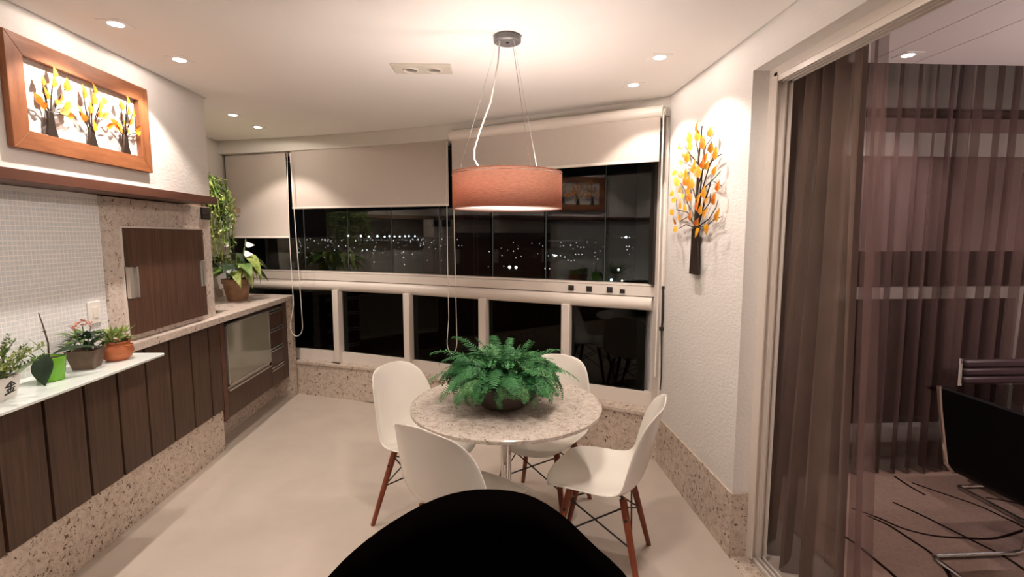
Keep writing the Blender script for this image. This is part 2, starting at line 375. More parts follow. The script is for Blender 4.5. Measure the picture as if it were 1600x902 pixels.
# jamb at the right end of the window and at the left
MB().box(1.150, 1.181, 3.34, 3.46, 1.215, 2.312).build('jamb', M['black_plastic'], win)
MB().box(1.168, 1.182, 3.215, 3.34, 0.33, 2.312).build('jamb', M['white_paint'], win)
MB().box(1.160, 1.1825, 3.462, 3.78, 1.10, 2.311).build('jamb', M['black_plastic'], win)
MB().box(-2.478, -2.44, 5.0, 5.26, 1.215, 2.312).build('jamb', M['black_plastic'], win)
MB().box(1.120, 1.180, 3.30, 3.35, 2.235, 2.312).build('head_bracket', M['alu'], win)

# balcony railing under the window
rail = thing('balcony_railing', 'white balcony railing with fat handrail, posts and dark glass under the windows', 'railing', (0, 4.1, 0.33))
def child_at(o, p):   # keep world placement under an Empty that is only translated
    o.parent = p; o.location = -Vector(p.location) if p.rotation_euler.z == 0 else o.location; return o
hp = [(x, y - 0.015, 1.075) for x, y in RAIL]; hp[-1] = (1.181, hp[-1][1], 1.075)
child_at(MB().tube(hp, 0.05, 20).build('handrail', M['white_paint']), rail)
child_at(strip(RAIL, -0.035, 0.035, 0.331, 0.432).build('bottom_rail', M['white_paint'], smooth=False), rail)
for i, (x, y) in enumerate(RAIL[1:5]):
    a = PI / 180 * -28
    pm = MB().box(-0.033, 0.033, -0.045, 0.045, 0.331, 1.04)
    po = pm.build('post', M['white_paint'], bevel=0.006); po.parent = rail; po.location = (x - 0, y - 4.1 - 0.03, -0.33); po.rotation_euler = (0, 0, a)
    fo = MB().box(-0.048, 0.048, -0.058, -0.046, 0.3305, 0.338).build('rubber_strip', M['black_plastic']); fo.parent = po
for a, b in zip(RAIL[:-1], RAIL[1:]):
    A = Vector((*a, 0)); B = Vector((*b, 0)); d = (B - A).normalized(); A += d * 0.04; B -= d * 0.04; n = Vector((-d.y, d.x, 0)) * 0.004
    child_at(MB().prism([tuple((A - n)[:2]), tuple((B - n)[:2]), tuple((B + n)[:2]), tuple((A + n)[:2])], 0.433, 1.03).build('glass_panel', M['dark_glass'], smooth=False), rail)

# sliding door frame of the living room: stepped white jamb, head tracks and floor tracks
dr = struct(MB().box(1.258, 1.335, 2.17, 2.205, 0.0, 2.272).build('door_1', M['white_paint']))
fm = MB()
for x in (1.258, 1.298, 1.326): fm.box(x, x + 0.006, 2.145, 2.17, 0.02, 2.25)
fm.build('jamb_fins', M['white_paint'], dr)
MB().box(1.258, 1.34, YB, 2.17, 2.236, 2.272).build('head_frame', M['white_paint'], dr)
fm = MB()
for x in (1.262, 1.282, 1.304, 1.326): fm.box(x, x + 0.006, YB, 2.165, 2.212, 2.236)
fm.build('head_track', M['white_paint'], dr)
MB().box(1.268, 1.345, YB, 2.19, -0.01, 0.004).build('threshold', M['alu'], dr)
fm = MB()
for x in (1.272, 1.296, 1.320): fm.box(x, x + 0.008, YB, 2.19, 0.004, 0.022)
fm.build('floor_track', M['white_paint'], dr)
struct(MB().box(1.175, 1.268, YB, 2.195, -0.02, 0.003).build('trim_3', M['granite']))

# living room shell
struct(MB().box(1.345, 6.2, YB, 3.4, -0.15, 0.0).build('floor', M['tile_floor']))
lc = MB()
for x0, x1 in ((1.335, 2.104), (2.112, 2.372), (2.380, 6.2)): lc.box(x0, x1, YB, 2.735, 2.50, 2.53)
struct(lc.build('ceiling', M['living_ceiling'], smooth=False))
struct(MB().box(1.335, 6.2, YB, 3.4, 2.72, 2.76).build('ceiling', M['living_ceiling']))
struct(MB().box(6.0, 6.2, YB, 3.4, 0, 2.72).build('wall_right', M['wall_plain']))
struct(MB().box(1.335, 6.2, 3.22, 3.4, 2.33, 2.76).box(1.335, 2.2, 3.22, 3.4, 0, 2.76).box(1.335, 6.2, 3.22, 3.4, 0, 0.14).build('wall_front', M['wall_plain']))
w2 = struct(MB().box(2.2, 6.0, 3.16, 3.24, 1.130, 1.205).build('window_2', M['white_paint']))
MB().box(2.2, 6.0, 3.14, 3.24, 0.14, 0.235).build('bottom_rail', M['white_paint'], w2)
for x in (3.62, 4.9): MB().box(x, x + 0.05, 3.165, 3.235, 0.235, 1.13).build('mullion', M['white_paint'], w2)
MB().box(2.2, 6.0, 3.245, 3.255, 0.2, 2.33).build('pane', M['dark_glass'], w2, smooth=False)

def part(mb, name, m, t, **kw):          # geometry given in world coordinates, child of an untranslated or translated Empty
    o = mb.build(name, m, t, **kw); o.location = -Vector(t.location) if t.type == 'EMPTY' and t.parent is None else (0, 0, 0); return o

# ------------------------------------------------------------------ left side furniture
# granite plinth under the boarded cabinet
struct(MB().box(-1.934, -1.895, YB, 3.382, 0.0, 0.300).box(-2.1, -1.895, 3.384, 3.588, 0, 0.300).build('baseboard_left', M['granite'], bevel=0.0015))
cab = thing('base_cabinet', 'low dark walnut cabinet faced with wide vertical boards under the frosted glass shelf', 'cabinet', (-2.0, 2.4, 0.30))
gaps = [-2.2, -1.98, -1.76, -1.54, -1.32, -1.10, -0.89, -0.68, -0.46, -0.25, -0.03, 0.19, 0.41, 0.63, 0.85, 1.07, 1.29, 1.51, 1.73, 1.945, 2.160, 2.375, 2.588, 2.803, 3.018, 3.232, 3.44, 3.592]
part(MB().box(-1.9290, -1.912, YB, 3.382, 0.301, 0.944), 'carcass', M['wood_v'], cab)
for a, b in zip(gaps[:-1], gaps[1:]):
    if b < 0.8: continue
    a_, b_ = a + 0.008, b - 0.008
    mb = MB().box(-1.911, -1.886, a_, b_, 0.301, 0.944)
    part(mb, 'plank', M['wood_v'], cab, bevel=0.0015)
gs = MB().prism([(-1.929, YB), (-1.628, YB), (-1.628, 2.562), (-1.636, 2.578), (-1.929, 2.590)], 0.9455, 0.957).build('glass_shelf', M['frost_glass'], bevel=0.002)
tag(gs, 'long frosted white glass shelf carrying the potted plants on the left', 'shelf')

# granite counter with an end panel and a sink opening
ct = thing('countertop', 'beige speckled granite counter with end panel, running under the grill to the window', 'counter', (-2.1, 4.0, 0.985))
zc0, zc1 = 0.945, 0.985
cm = MB()
hx0, hx1, hy0, hy1 = -2.36, -1.955, 3.56, 3.88
cm.prism([(-1.943, 2.6235), (-1.929, 2.6235), (-1.929, 2.605), (-1.842, 2.605), (-1.842, hy0), (XREC + 0.001, hy0), (XREC + 0.001, 3.385), (-1.943, 3.385)], zc0, zc1)
cm.box(XREC + 0.001, hx0, hy0, hy1, zc0, zc1); cm.box(hx1, -1.842, hy0, hy1, zc0, zc1)
cm.prism([(XREC + 0.001, hy1), (-1.842, hy1), (-1.842, 4.862), (XREC + 0.001, 5.05)], zc0, zc1)
part(cm, 'slab', M['granite_pale'], ct)
part(MB().prism([(-2.40, 4.79), (-1.846, 4.79), (-1.846, 4.860), (-2.40, 5.02)], 0.0, 0.945), 'end_panel', M['granite'], ct)
part(MB().box(hx0, hx1, hy0, hy1, 0.80, 0.805).box(hx0 - 0.004, hx0, hy0, hy1, 0.80, 0.944).box(hx1, hx1 + 0.004, hy0, hy1, 0.80, 0.944)
     .box(hx0, hx1, hy0 - 0.004, hy0, 0.80, 0.944).box(hx0, hx1, hy1, hy1 + 0.004, 0.80, 0.944), 'sink_basin', M['bronze'], ct)
# drawer cabinet under the counter
dc = thing('base_cabinet', 'dark cabinet with a pale lacquered glass door and drawers, by the window', 'cabinet', (-2.1, 4.2, 0.20))
xf = -1.890
part(MB().box(-2.42, xf - 0.022, 3.612, 4.785, 0.205, 0.785).box(-2.42, xf - 0.022, 3.92, 4.785, 0.785, 0.943), 'carcass', M['wood_v'], dc)
part(MB().box(-2.42, xf + 0.003, 3.594, 3.655, 0.205, 0.943), 'side_panel', M['wood_ledge'], dc, bevel=0.001)
dg = part(MB().box(xf - 0.020, xf + 0.001, 3.690, 4.392, 0.455, 0.893), 'glass_door', M['lacquer'], dc, bevel=0.001)
dg['label'] = 'pale lacquered glass door in an aluminium frame'
part(MB().box(xf - 0.02, xf + 0.005, 3.678, 3.690, 0.448, 0.905).box(xf - 0.02, xf + 0.005, 4.392, 4.402, 0.448, 0.905).box(xf - 0.02, xf + 0.005, 3.678, 4.402, 0.893, 0.905).box(xf - 0.02, xf + 0.005, 3.678, 4.402, 0.446, 0.455), 'door_frame', M['alu'], dg, smooth=False)
part(MB().box(xf - 0.02, xf + 0.006, 3.678, 4.402, 0.405, 0.416).box(xf - 0.02, xf - 0.012, 3.678, 4.402, 0.416, 0.436), 'handle_profile', M['alu'], dg, smooth=False)
part(MB().box(xf - 0.02, xf, 3.662, 4.404, 0.212, 0.402), 'drawer', M['wood_v'], dc, bevel=0.001)
for z0, z1 in ((0.735, 0.862), (0.560, 0.694), (0.388, 0.520), (0.212, 0.345)):
    d_ = part(MB().box(xf - 0.02, xf, 4.412, 4.672, z0, z1), 'drawer', M['wood_v'], dc, bevel=0.001)
    part(MB().box(xf - 0.02, xf + 0.006, 4.410, 4.674, z1 + 0.003, z1 + 0.012).box(xf - 0.02, xf + 0.004, 4.410, 4.674, z1 + 0.026, z1 + 0.036), 'handle_profile', M['alu'], d_, smooth=False)
part(MB().box(xf - 0.02, xf + 0.001, 4.680, 4.786, 0.205, 0.943), 'filler_panel', M['wood_v'], dc, bevel=0.001)
part(MB().box(-2.42, -2.03, 3.59, 4.79, 0.0, 0.205), 'plinth', M['granite'], dc)

# grill: granite surround with a walnut sliding door
gr = thing('grill_surround', 'pale speckled granite front of the built-in grill under the reddish ledge', 'grill', (-2.0, 3.1, 0.985))
gx = -1.913
part(MB().box(gx - 0.02, gx, 2.622, 3.60, 0.986, 1.75).box(-2.19, gx - 0.02, 3.58, 3.60, 0.986, 1.75), 'stone_front', M['granite_pale'], gr, bevel=0.001)
D = [(2.732, 1.02), (3.446, 1.02), (3.446, 1.215), (3.388, 1.215), (3.388, 1.388), (3.446, 1.388), (3.446, 1.592), (2.732, 1.592), (2.732, 1.388), (2.800, 1.388), (2.800, 1.215), (2.732, 1.215)]
dd = part(MB().extr([(gx + 0.032, y, z) for y, z in D], (0.02, 0, 0), (0, 0, 0)), 'door', M['wood_door'], gr, smooth=False)
dd['label'] = 'dark walnut grill door with notched aluminium handles'
part(MB().box(gx + 0.001, gx + 0.011, 2.722, 3.452, 1.016, 1.602), 'door_backing', M['white_paint'], dd)
for y0, y1, s_ in ((2.728, 2.797, 1), (3.391, 3.448, -1)):
    ya, yb = (y0, y0 + 0.022) if s_ > 0 else (y1 - 0.022, y1)
    yc, yd = (y1 - 0.014, y1) if s_ > 0 else (y0, y0 + 0.014)
    part(MB().box(gx + 0.012, gx + 0.036, ya, yb, 1.218, 1.385).box(gx + 0.012, gx + 0.036, yc, yd, 1.218, 1.385).box(gx + 0.012, gx + 0.016, y0, y1, 1.218, 1.385), 'handle', M['alu'], dd)
part(MB().box(gx, gx + 0.006, 3.492, 3.606, 1.662, 1.755 - 0.01), 'vent_plate', M['bronze'], gr, bevel=0.001)
vs_ = MB()
for k in range(3): vs_.box(gx + 0.006, gx + 0.009, 3.50, 3.598, 1.672 + 0.024 * k, 1.688 + 0.024 * k)
part(vs_, 'vent_louvre', M['black_plastic'], gr)
sv = thing('wall_switch', 'white double switch plate on the pale mosaic wall', 'switch', (XMOS, 2.53, 1.12))
part(MB().box(XMOS, XMOS + 0.009, 2.493, 2.572, 1.120, 1.230), 'plate', M['white_matte'], sv, bevel=0.003)
part(MB().box(XMOS + 0.009, XMOS + 0.013, 2.517, 2.547, 1.148, 1.202), 'rocker', M['white_gloss'], sv, bevel=0.002)
sh = MB().box(XREC, -2.235, 3.40, 4.735, 1.757, 1.803).build('wooden_shelf', M['wood_shelf'], bevel=0.001)
tag(sh, 'brown wooden wall shelf behind the trailing plant beside the window', 'shelf')

# ------------------------------------------------------------------ framed picture on the left wall
PIC = thing('framed_picture', 'deep reddish wood frame with three metal trees, hung on the left wall', 'picture', (XL, 2.39, 1.885))
fx0, fx1 = XL + 0.002, -1.760
Y0, Y1, Z0, Z1 = 2.008, 2.793, 1.884, 2.312; w_ = 0.073
def rail_part(pts, m): part(MB().extr([(fx0, y, z) for y, z in pts], (0, 0, 0), (fx1 - fx0, 0, 0)), 'frame_rail', m, PIC, smooth=False, bevel=0.002)
rail_part([(Y0, Z1), (Y1, Z1), (Y1 - w_, Z1 - w_), (Y0 + w_, Z1 - w_)], M['wood_frame'])
rail_part([(Y0, Z0), (Y1, Z0), (Y1 - w_, Z0 + w_), (Y0 + w_, Z0 + w_)], M['wood_frame'])
rail_part([(Y0, Z0), (Y0, Z1), (Y0 + w_, Z1 - w_), (Y0 + w_, Z0 + w_)], M['wood_frame_v'])
rail_part([(Y1, Z0), (Y1, Z1), (Y1 - w_, Z1 - w_), (Y1 - w_, Z0 + w_)], M['wood_frame_v'])
PT = [
 ([(2.195, 2.213), (2.135, 2.165), (2.147, 2.113), (2.186, 2.17), (2.248, 2.172), (2.218, 2.126), (2.206, 2.098), (2.104, 2.085), (2.124, 2.066), (2.242, 2.092), (2.225, 2.063), (2.256, 2.053)], (2.165, 2.050)),
 ([(2.401, 2.205), (2.338, 2.169), (2.39, 2.154), (2.455, 2.174), (2.429, 2.146), (2.366, 2.111), (2.306, 2.089), (2.324, 2.065), (2.454, 2.099), (2.382, 2.038), (2.419, 2.102), (2.478, 2.062)], (2.375, 2.030)),
 ([(2.611, 2.216), (2.564, 2.176), (2.609, 2.163), (2.643, 2.158), (2.57, 2.106), (2.62, 2.113), (2.531, 2.078), (2.592, 2.067), (2.672, 2.092), (2.672, 2.071), (2.54, 2.056), (2.51, 2.081)], (2.585, 2.045))]
lm = {}
for key in ('gold_leaf', 'amber_leaf'):
    lm[key] = [leaf_mb(0.058, 0.030, 0.12, 0.25, 6).mesh('leaf', M[key]), leaf_mb(0.046, 0.029, 0.2, 0.3, 6).mesh('leaf', M[key])]
def wall_leaf(par, off, base, tipdir, xo, sgn, key, sc=1.0, name='leaf', roll=0.0, face=0.0):
    # leaf lying near a wall plane (x = const); tipdir is its angle in the (y, z) plane, sgn the way its face looks along x
    X = Vector((0.12 * sgn, math.cos(tipdir), math.sin(tipdir))).normalized()
    N = Vector((sgn, face, 0)); N = (N - X * N.dot(X)).normalized(); Yv = N.cross(X)
    q = Matrix((X, Yv, N)).transposed() @ Matrix.Rotation(roll, 3, 'X')
    o = bpy.data.objects.new(name, random.choice(lm[key])); C.objects.link(o); o.parent = par
    o.matrix_local = Matrix.Translation(Vector((xo, base[0], base[1])) - off) @ q.to_4x4() @ Matrix.Scale(sc, 4); return o
for lv, top in PT:
    px_ = -1.766; ty, tz = top[0] * 1.01, 1.55 + (top[1] - 1.55) * 1.01; lv = [(y * 1.01, 1.55 + (z - 1.55) * 1.01) for y, z in lv]
    zb = Z0 + w_ - 0.004
    tr = part(MB().extr([(px_ - 0.006, ty - 0.030, zb), (px_ - 0.006, ty + 0.030, zb), (px_ - 0.006, ty + 0.017, zb + 0.045), (px_ - 0.006, ty + 0.013, tz), (px_ - 0.006, ty - 0.013, tz), (px_ - 0.006, ty - 0.017, zb + 0.045)], (0, 0, 0), (0.012, 0, 0)), 'metal_tree', M['bronze'], PIC, bevel=0.003)
    bm_ = MB()
    for (y, z) in lv:
        bm_.tube([(px_, ty + (y - ty) * 0.12, tz - 0.012), (px_, ty + (y - ty) * 0.55, tz + (z - tz) * 0.45), (px_ + 0.006, y, z - 0.004)], 0.0022, 5)
    b_ = bm_.build('branches', M['bronze'], tr)
    for i, (y, z) in enumerate(lv):
        a = math.atan2(z - tz + 0.02, y - ty) + random.uniform(-0.3, 0.3)
        if z > tz + 0.1: a = 0.5 * a + 0.5 * PI / 2
        base = (y - 0.022 * math.cos(a), z - 0.022 * math.sin(a))
        wall_leaf(tr, Vector((0, 0, 0)), base, a, px_ + 0.008, 1, 'amber_leaf' if i % 3 else 'gold_leaf', random.uniform(0.92, 1.12), roll=random.uniform(-0.5, 0.5))

# ------------------------------------------------------------------ metal tree on the right wall
TL = [(2.649, 2.126), (2.65, 2.079), (2.732, 2.083), (2.722, 2.039), (2.571, 2.024), (2.498, 2.072), (2.465, 1.988), (2.865, 2.064), (2.818, 2.012), (2.418, 1.948), (2.88, 1.977), (2.768, 1.985), (2.562, 1.925), (2.516, 1.912), (2.43, 1.873), (2.955, 1.928), (2.85, 1.902), (2.792, 1.901), (2.613, 1.885), (2.687, 1.918), (2.766, 1.854), (2.67, 1.832), (2.716, 1.845), (2.914, 1.864), (2.399, 1.793), (2.85, 1.822), (2.823, 1.784), (2.748, 1.765), (2.697, 1.767), (2.966, 1.768), (2.526, 1.771), (2.512, 1.73), (2.429, 1.73), (2.987, 1.811), (2.825, 1.732), (2.775, 1.71), (2.63, 1.708), (2.567, 1.687), (2.966, 1.694), (2.506, 1.661), (2.678, 1.656), (2.385, 1.644), (2.918, 1.638), (2.907, 1.595), (2.617, 1.623), (2.584, 1.571), (2.491, 1.585), (2.586, 1.747), (2.551, 1.952), (2.669, 1.94), (2.731, 1.807), (2.869, 1.663)]
BR = [[(2.686, 1.588), (2.678, 1.754), (2.677, 1.971), (2.657, 2.063), (2.649, 2.132)], [(2.689, 1.681), (2.613, 1.796), (2.489, 1.836), (2.418, 1.866)], [(2.676, 1.802), (2.622, 1.892), (2.597, 2.017), (2.534, 2.045), (2.498, 2.072)], [(2.683, 1.742), (2.755, 1.834), (2.873, 1.898), (2.944, 1.926)], [(2.679, 1.766), (2.683, 1.876), (2.764, 1.935), (2.88, 1.977)], [(2.682, 1.607), (2.786, 1.66), (2.901, 1.638)], [(2.687, 1.594), (2.814, 1.616), (2.914, 1.595)], [(2.658, 1.606), (2.559, 1.598), (2.47, 1.631), (2.385, 1.644)], [(2.644, 1.606), (2.602, 1.677), (2.522, 1.719), (2.516, 1.77)], [(2.629, 1.606), (2.522, 1.638), (2.45, 1.692), (2.429, 1.73)], [(2.693, 1.656), (2.809, 1.738), (2.849, 1.818), (2.921, 1.864)], [(2.704, 1.62), (2.804, 1.686), (2.96, 1.707), (2.973, 1.776)], [(2.623, 1.785), (2.547, 1.905), (2.465, 1.988)], [(2.514, 1.833), (2.399, 1.793)], [(2.622, 1.898), (2.473, 1.94), (2.418, 1.948)], [(2.674, 1.935), (2.785, 2.0), (2.865, 2.064)], [(2.68, 1.995), (2.732, 2.083)]]
WT = thing('wall_tree', 'metal tree sculpture with golden leaves mounted on the textured right wall', 'wall art', (XR, 2.68, 1.338))
tx = XR - 0.030
trk = part(MB().extr([(tx, 2.742, 1.338), (tx, 2.625, 1.338), (tx, 2.640, 1.46), (tx, 2.648, 1.592), (tx, 2.728, 1.592), (tx, 2.732, 1.46)], (0, 0, 0), (0.014, 0, 0)), 'trunk', M['bronze'], WT, bevel=0.003)
part(MB().tube([(tx + 0.01, 2.69, 1.40), (XR - 0.001, 2.69, 1.40)], 0.006, 8).tube([(tx + 0.01, 2.68, 1.85), (XR - 0.001, 2.68, 1.85)], 0.004, 8), 'standoff', M['bronze'], WT)
bm_ = MB()
for k, b in enumerate(BR):
    pts = [(tx + 0.004, y, z) for y, z in b]
    pts.insert(0, (tx + 0.006, 2.685, min(b[0][1], 1.59) - 0.02)) if k else None
    bm_.tube(pts, [0.0055 if i == 0 else 0.0042 - 0.0006 * i for i in range(len(pts))] if k else [0.010, 0.008, 0.005, 0.004, 0.003], 6)
part(bm_, 'branches', M['bronze'], WT)
for i, (y, z) in enumerate(TL):
    a = math.atan2(z - 1.62, y - 2.68) * 0.6 + 0.4 * PI / 2 + random.uniform(-0.4, 0.4)
    base = (y - 0.028 * math.cos(a), z - 0.028 * math.sin(a))
    wall_leaf(WT, Vector(WT.location), base, a, tx - 0.012 - random.uniform(0, 0.016), -1, 'gold_leaf' if i % 4 else 'amber_leaf', random.uniform(1.0, 1.3), roll=random.uniform(-0.5, 0.5), face=-0.55)

# ------------------------------------------------------------------ roller blinds
def flat_blind(name, label, A, B, z0, z1, thick=0.002, chain=None):
    t = thing(name, label, 'blind', (*A, z0)); t['group'] = 'roller blinds over the window'
    A = Vector((*A, 0)); B = Vector((*B, 0)); d = (B - A).normalized(); n = Vector((-d.y, d.x, 0))
    def slab(a, b, o0, o1, za, zb):
        return MB().prism([tuple((a + n * o0)[:2]), tuple((b + n * o0)[:2]), tuple((b + n * o1)[:2]), tuple((a + n * o1)[:2])], za, zb)
    part(slab(A, B, 0, thick, z0 + 0.012, z1), 'fabric', M['blind'], t, smooth=False)
    part(slab(A, B, -0.006, 0.008, z0, z0 + 0.018), 'bottom_bar', M['white_paint'], t, bevel=0.003)
    return t, A, B, d, n
b1 = flat_blind('roller_blind', 'beige roller blind lowered furthest, next to the trailing plant', (-2.450, 4.944), (-1.800, 4.712), 1.530, 2.30)
b2 = flat_blind('roller_blind', 'wide beige roller blind between the corner blind and the hanging lamp', (-1.752, 4.692), (-0.292, 4.144), 1.796, 2.325)
for (t, A, B, d, n) in (b1, b2):
    part(MB().tube([A + n * 0.03 + Vector((0, 0, 2.305)), B + n * 0.03 + Vector((0, 0, 2.305))], 0.020, 14), 'roller', M['blind'], t)
b3 = flat_blind('roller_blind', 'pale roller blind with a rounded headbox beside the right wall', (-0.252, 3.992), (1.108, 3.156), 2.020, 2.31)
t, A, B, d, n = b3
hb = []
for k in range(25):
    a = PI * 2 * k / 24; hb.append((0.040 * math.cos(a) * (1 if math.cos(a) < 0 else 0.9), 0.040 * math.sin(a)))
A_ = A - d * 0.018; B_ = B + d * 0.004
part(MB().extr([A_ + n * (u + 0.02) + Vector((0, 0, 2.330 + v)) for u, v in hb[:-1]], A_, B_), 'headbox', M['white_paint'], t, angle=50)
part(MB().extr([B_ + n * (u * 1.1 + 0.02) + Vector((0, 0, 2.330 + v * 1.1)) for u, v in hb[:-1]], B_, B_ + d * 0.012), 'end_cap', M['white_gloss'], t, bevel=0.002)
part(MB().extr([B_ + d * 0.012 + n * (u * 0.5 + 0.02) + Vector((0, 0, 2.330 + v * 0.5)) for u, v in hb[:-1]], B_, B_ + d * 0.016), 'end_cap', M['white_gloss'], t, bevel=0.002)
def chain(tt, c, zt, zb, dx, w=0.0):
    pts = [(c[0] - dx, c[1], zt)]
    for k in range(1, 8): pts.append((c[0] - dx - w * math.sin(PI * k / 8) * 0.3, c[1], zt + (zb + 0.10 - zt) * k / 8))
    for k in range(13):
        a = PI + PI * k / 12; pts.append((c[0] + (dx + w) * math.cos(a), c[1] - 0.004, zb + 0.10 + 0.10 * math.sin(a)))
    for k in range(7, -1, -1): pts.append((c[0] + dx + w * k / 8, c[1], zt + (zb + 0.10 - zt) * k / 8))
    part(MB().tube(pts, 0.0032, 6), 'pull_chain', M['white_gloss'], tt)
chain(b1[0], (-1.745, 4.640), 2.29, 0.625, 0.012, 0.045)
chain(b2[0], (-0.272, 4.040), 2.29, 0.585, 0.022, 0.018)
part(MB().tube([(1.122, 3.138, 2.335), (1.120, 3.136, 1.9), (1.119, 3.135, 1.2), (1.116, 3.133, 0.63)], 0.005, 8), 'pull_chain', M['white_gloss'], b3[0])
# little black catches on the window track
for k, x in enumerate((0.649, 0.771, 0.905, 0.985)):
    p = along(RAIL, x); h = 0.040 if k < 3 else 0.03
    o = thing('window_catch', ('first', 'second', 'third', 'fourth, smallest')[k] + ' from the left of the black catches on the white window track', 'catch', (p[0], p[1] - 0.05, 1.142), math.radians(-30), 'black catches on the window track')
    MB().box(-0.022 + 0.004 * (k == 3), 0.022 - 0.004 * (k == 3), -0.006, 0.0, 0, h).build('plate', M['black_plastic'], o, bevel=0.002)
    MB().box(-0.010, 0.012, -0.010, -0.006, 0.010, 0.022).build('knob', M['bronze'], o, bevel=0.002)
st = thing('tie_strap', 'thin black strap with a buckle hanging in the corner beside the right wall', 'strap', (1.176, 3.19, 0.52))
part(MB().tube([(1.170, 3.195, 1.215), (1.172, 3.190, 1.19), (1.175, 3.188, 1.0), (1.170, 3.186, 0.93), (1.174, 3.187, 0.8), (1.178, 3.186, 0.6), (1.172, 3.184, 0.52)], [0.006, 0.007, 0.008, 0.006, 0.005, 0.004, 0.004], 6), 'strap_band', M['black_plastic'], st)
part(MB().box(1.155, 1.181, 3.176, 3.194, 0.925, 0.950), 'buckle', M['black_plastic'], st, bevel=0.002)
part(MB().box(1.165, 1.1825, 3.188, 3.20, 1.20, 1.222), 'hook', M['black_plastic'], st, bevel=0.002)

# ------------------------------------------------------------------ ceiling lights
def downlight(x, y, label, aim=(0, 0), power=SPOT_W, z=CEIL, col=SPOT_COL, size=108, rz=0.0, spill=0.12):
    t = thing('downlight', label, 'ceiling light', (x, y, z), rz, 'recessed downlights')
    h, r = 0.050, 0.027
    n = 24; vs = []; fs = []
    sq = []
    for k in range(n):
        a = 2 * PI * k / n; c, s_ = math.cos(a), math.sin(a); q = h / max(abs(c), abs(s_)); sq.append((c * q, s_ * q))
    for k in range(n): vs.append((sq[k][0], sq[k][1], 0.0))
    for k in range(n): vs.append((sq[k][0] * 0.97, sq[k][1] * 0.97, -0.004))
    for k in range(n): a = 2 * PI * k / n; vs.append((r * 1.12 * math.cos(a), r * 1.12 * math.sin(a), -0.004))
    for k in range(n): a = 2 * PI * k / n; vs.append((r * math.cos(a), r * math.sin(a), -0.0005))
    for j in range(3):
        for k in range(n): fs.append((j * n + k, (j + 1) * n + k, (j + 1) * n + (k + 1) % n, j * n + (k + 1) % n))
    MB().add(vs, fs).build('trim_plate', M['ceiling'], t, smooth=False)
    MB().lathe([(r, -0.001), (r * 0.8, -0.006), (0, -0.008)], (0, 0, 0), 20).build('lens', M['lens'], t)
    d = Vector((aim[0], aim[1], -1)).normalized()
    # narrow reflector beam and the wide spill of the same lamp
    for w_, sz, bl in ((power, size, 0.35), (power * spill, 174, 0.12)):
        L = bpy.data.lights.new('lamp', 'SPOT'); L.energy = w_; L.color = col; L.spot_size = math.radians(sz); L.spot_blend = bl; L.shadow_soft_size = 0.016
        lo = bpy.data.objects.new('lamp', L); C.objects.link(lo); lo.parent = t; lo.location = (0, 0, -0.012)
        lo.rotation_euler = d.to_track_quat('-Z', 'Y').to_euler()
    return t
downlight(-1.527, 2.257, 'square recessed downlight nearest the camera, above the left half of the framed picture', (-0.12, 0))
downlight(-1.520, 2.679, 'recessed downlight above the right end of the framed picture', (-0.12, 0))
downlight(-1.826, 3.836, 'recessed downlight near the corner of the boxed left wall', (-0.05, 0.05))
downlight(-1.829, 4.243, 'recessed downlight closest to the corner roller blind', (-0.05, 0.05))
downlight(0.870, 2.512, 'recessed downlight on the right, nearer the sliding door', (0.12, 0), SPOT_W * 0.7)
downlight(0.874, 2.961, 'recessed downlight on the right, nearer the pale roller blind', (0.12, 0), SPOT_W * 0.7)
# the same row goes on behind the camera
downlight(-1.52, 0.9, 'recessed downlight over the left shelf, out of the frame', (-0.1, 0))
downlight(-1.52, -0.6, 'recessed downlight over the left shelf behind the camera', (-0.1, 0))
downlight(2.235, 2.610, 'recessed downlight in the living room ceiling beside the sheer curtain', (0, 0.05), LIVING_W, 2.50, LIVING_COL)
downlight(3.9, 2.300, 'recessed downlight in the living room ceiling, out of the frame at right', (0, 0.05), LIVING_W, 2.50, LIVING_COL)  # this and the next are unseen, added to light the living room
downlight(2.9, 0.6, 'recessed downlight over the dining table of the living room', (0, 0), LIVING_W, 2.50, LIVING_COL)
def twin(x, y, label, lit):
    tw = thing('twin_recessed_light', label, 'ceiling light', (x, y, CEIL), math.radians(-1))
    MB().box(-0.152, 0.152, -0.066, 0.066, -0.012, 0.0).build('plate', M['plate'], tw, bevel=0.002)
    for x in (-0.062, 0.062):
        MB().lathe([(0.040, -0.012), (0.040, -0.018), (0.034, -0.018), (0.032, -0.0125)], (x, 0, 0), 24).build('trim_ring', M['white_paint'], tw)
        MB().lathe([(0.033, -0.0128), (0.02, -0.0135), (0, -0.0145)], (x, 0, 0), 20).build('lamp_face', M['lens'] if lit else M['reflector'], tw)
        if lit:
            L = bpy.data.lights.new('lamp', 'SPOT'); L.energy = TWIN_W; L.color = SPOT_COL; L.spot_size = math.radians(168); L.spot_blend = 0.25; L.shadow_soft_size = 0.03
            lo = bpy.data.objects.new('lamp', L); C.objects.link(lo); lo.parent = tw; lo.location = (x, 0, -0.02)
twin(-0.32, 2.735, 'unlit white rectangular ceiling fitting with two round lamps', False)
twin(0.18, 1.25, 'lit twin ceiling fitting above the camera, out of the frame', True)

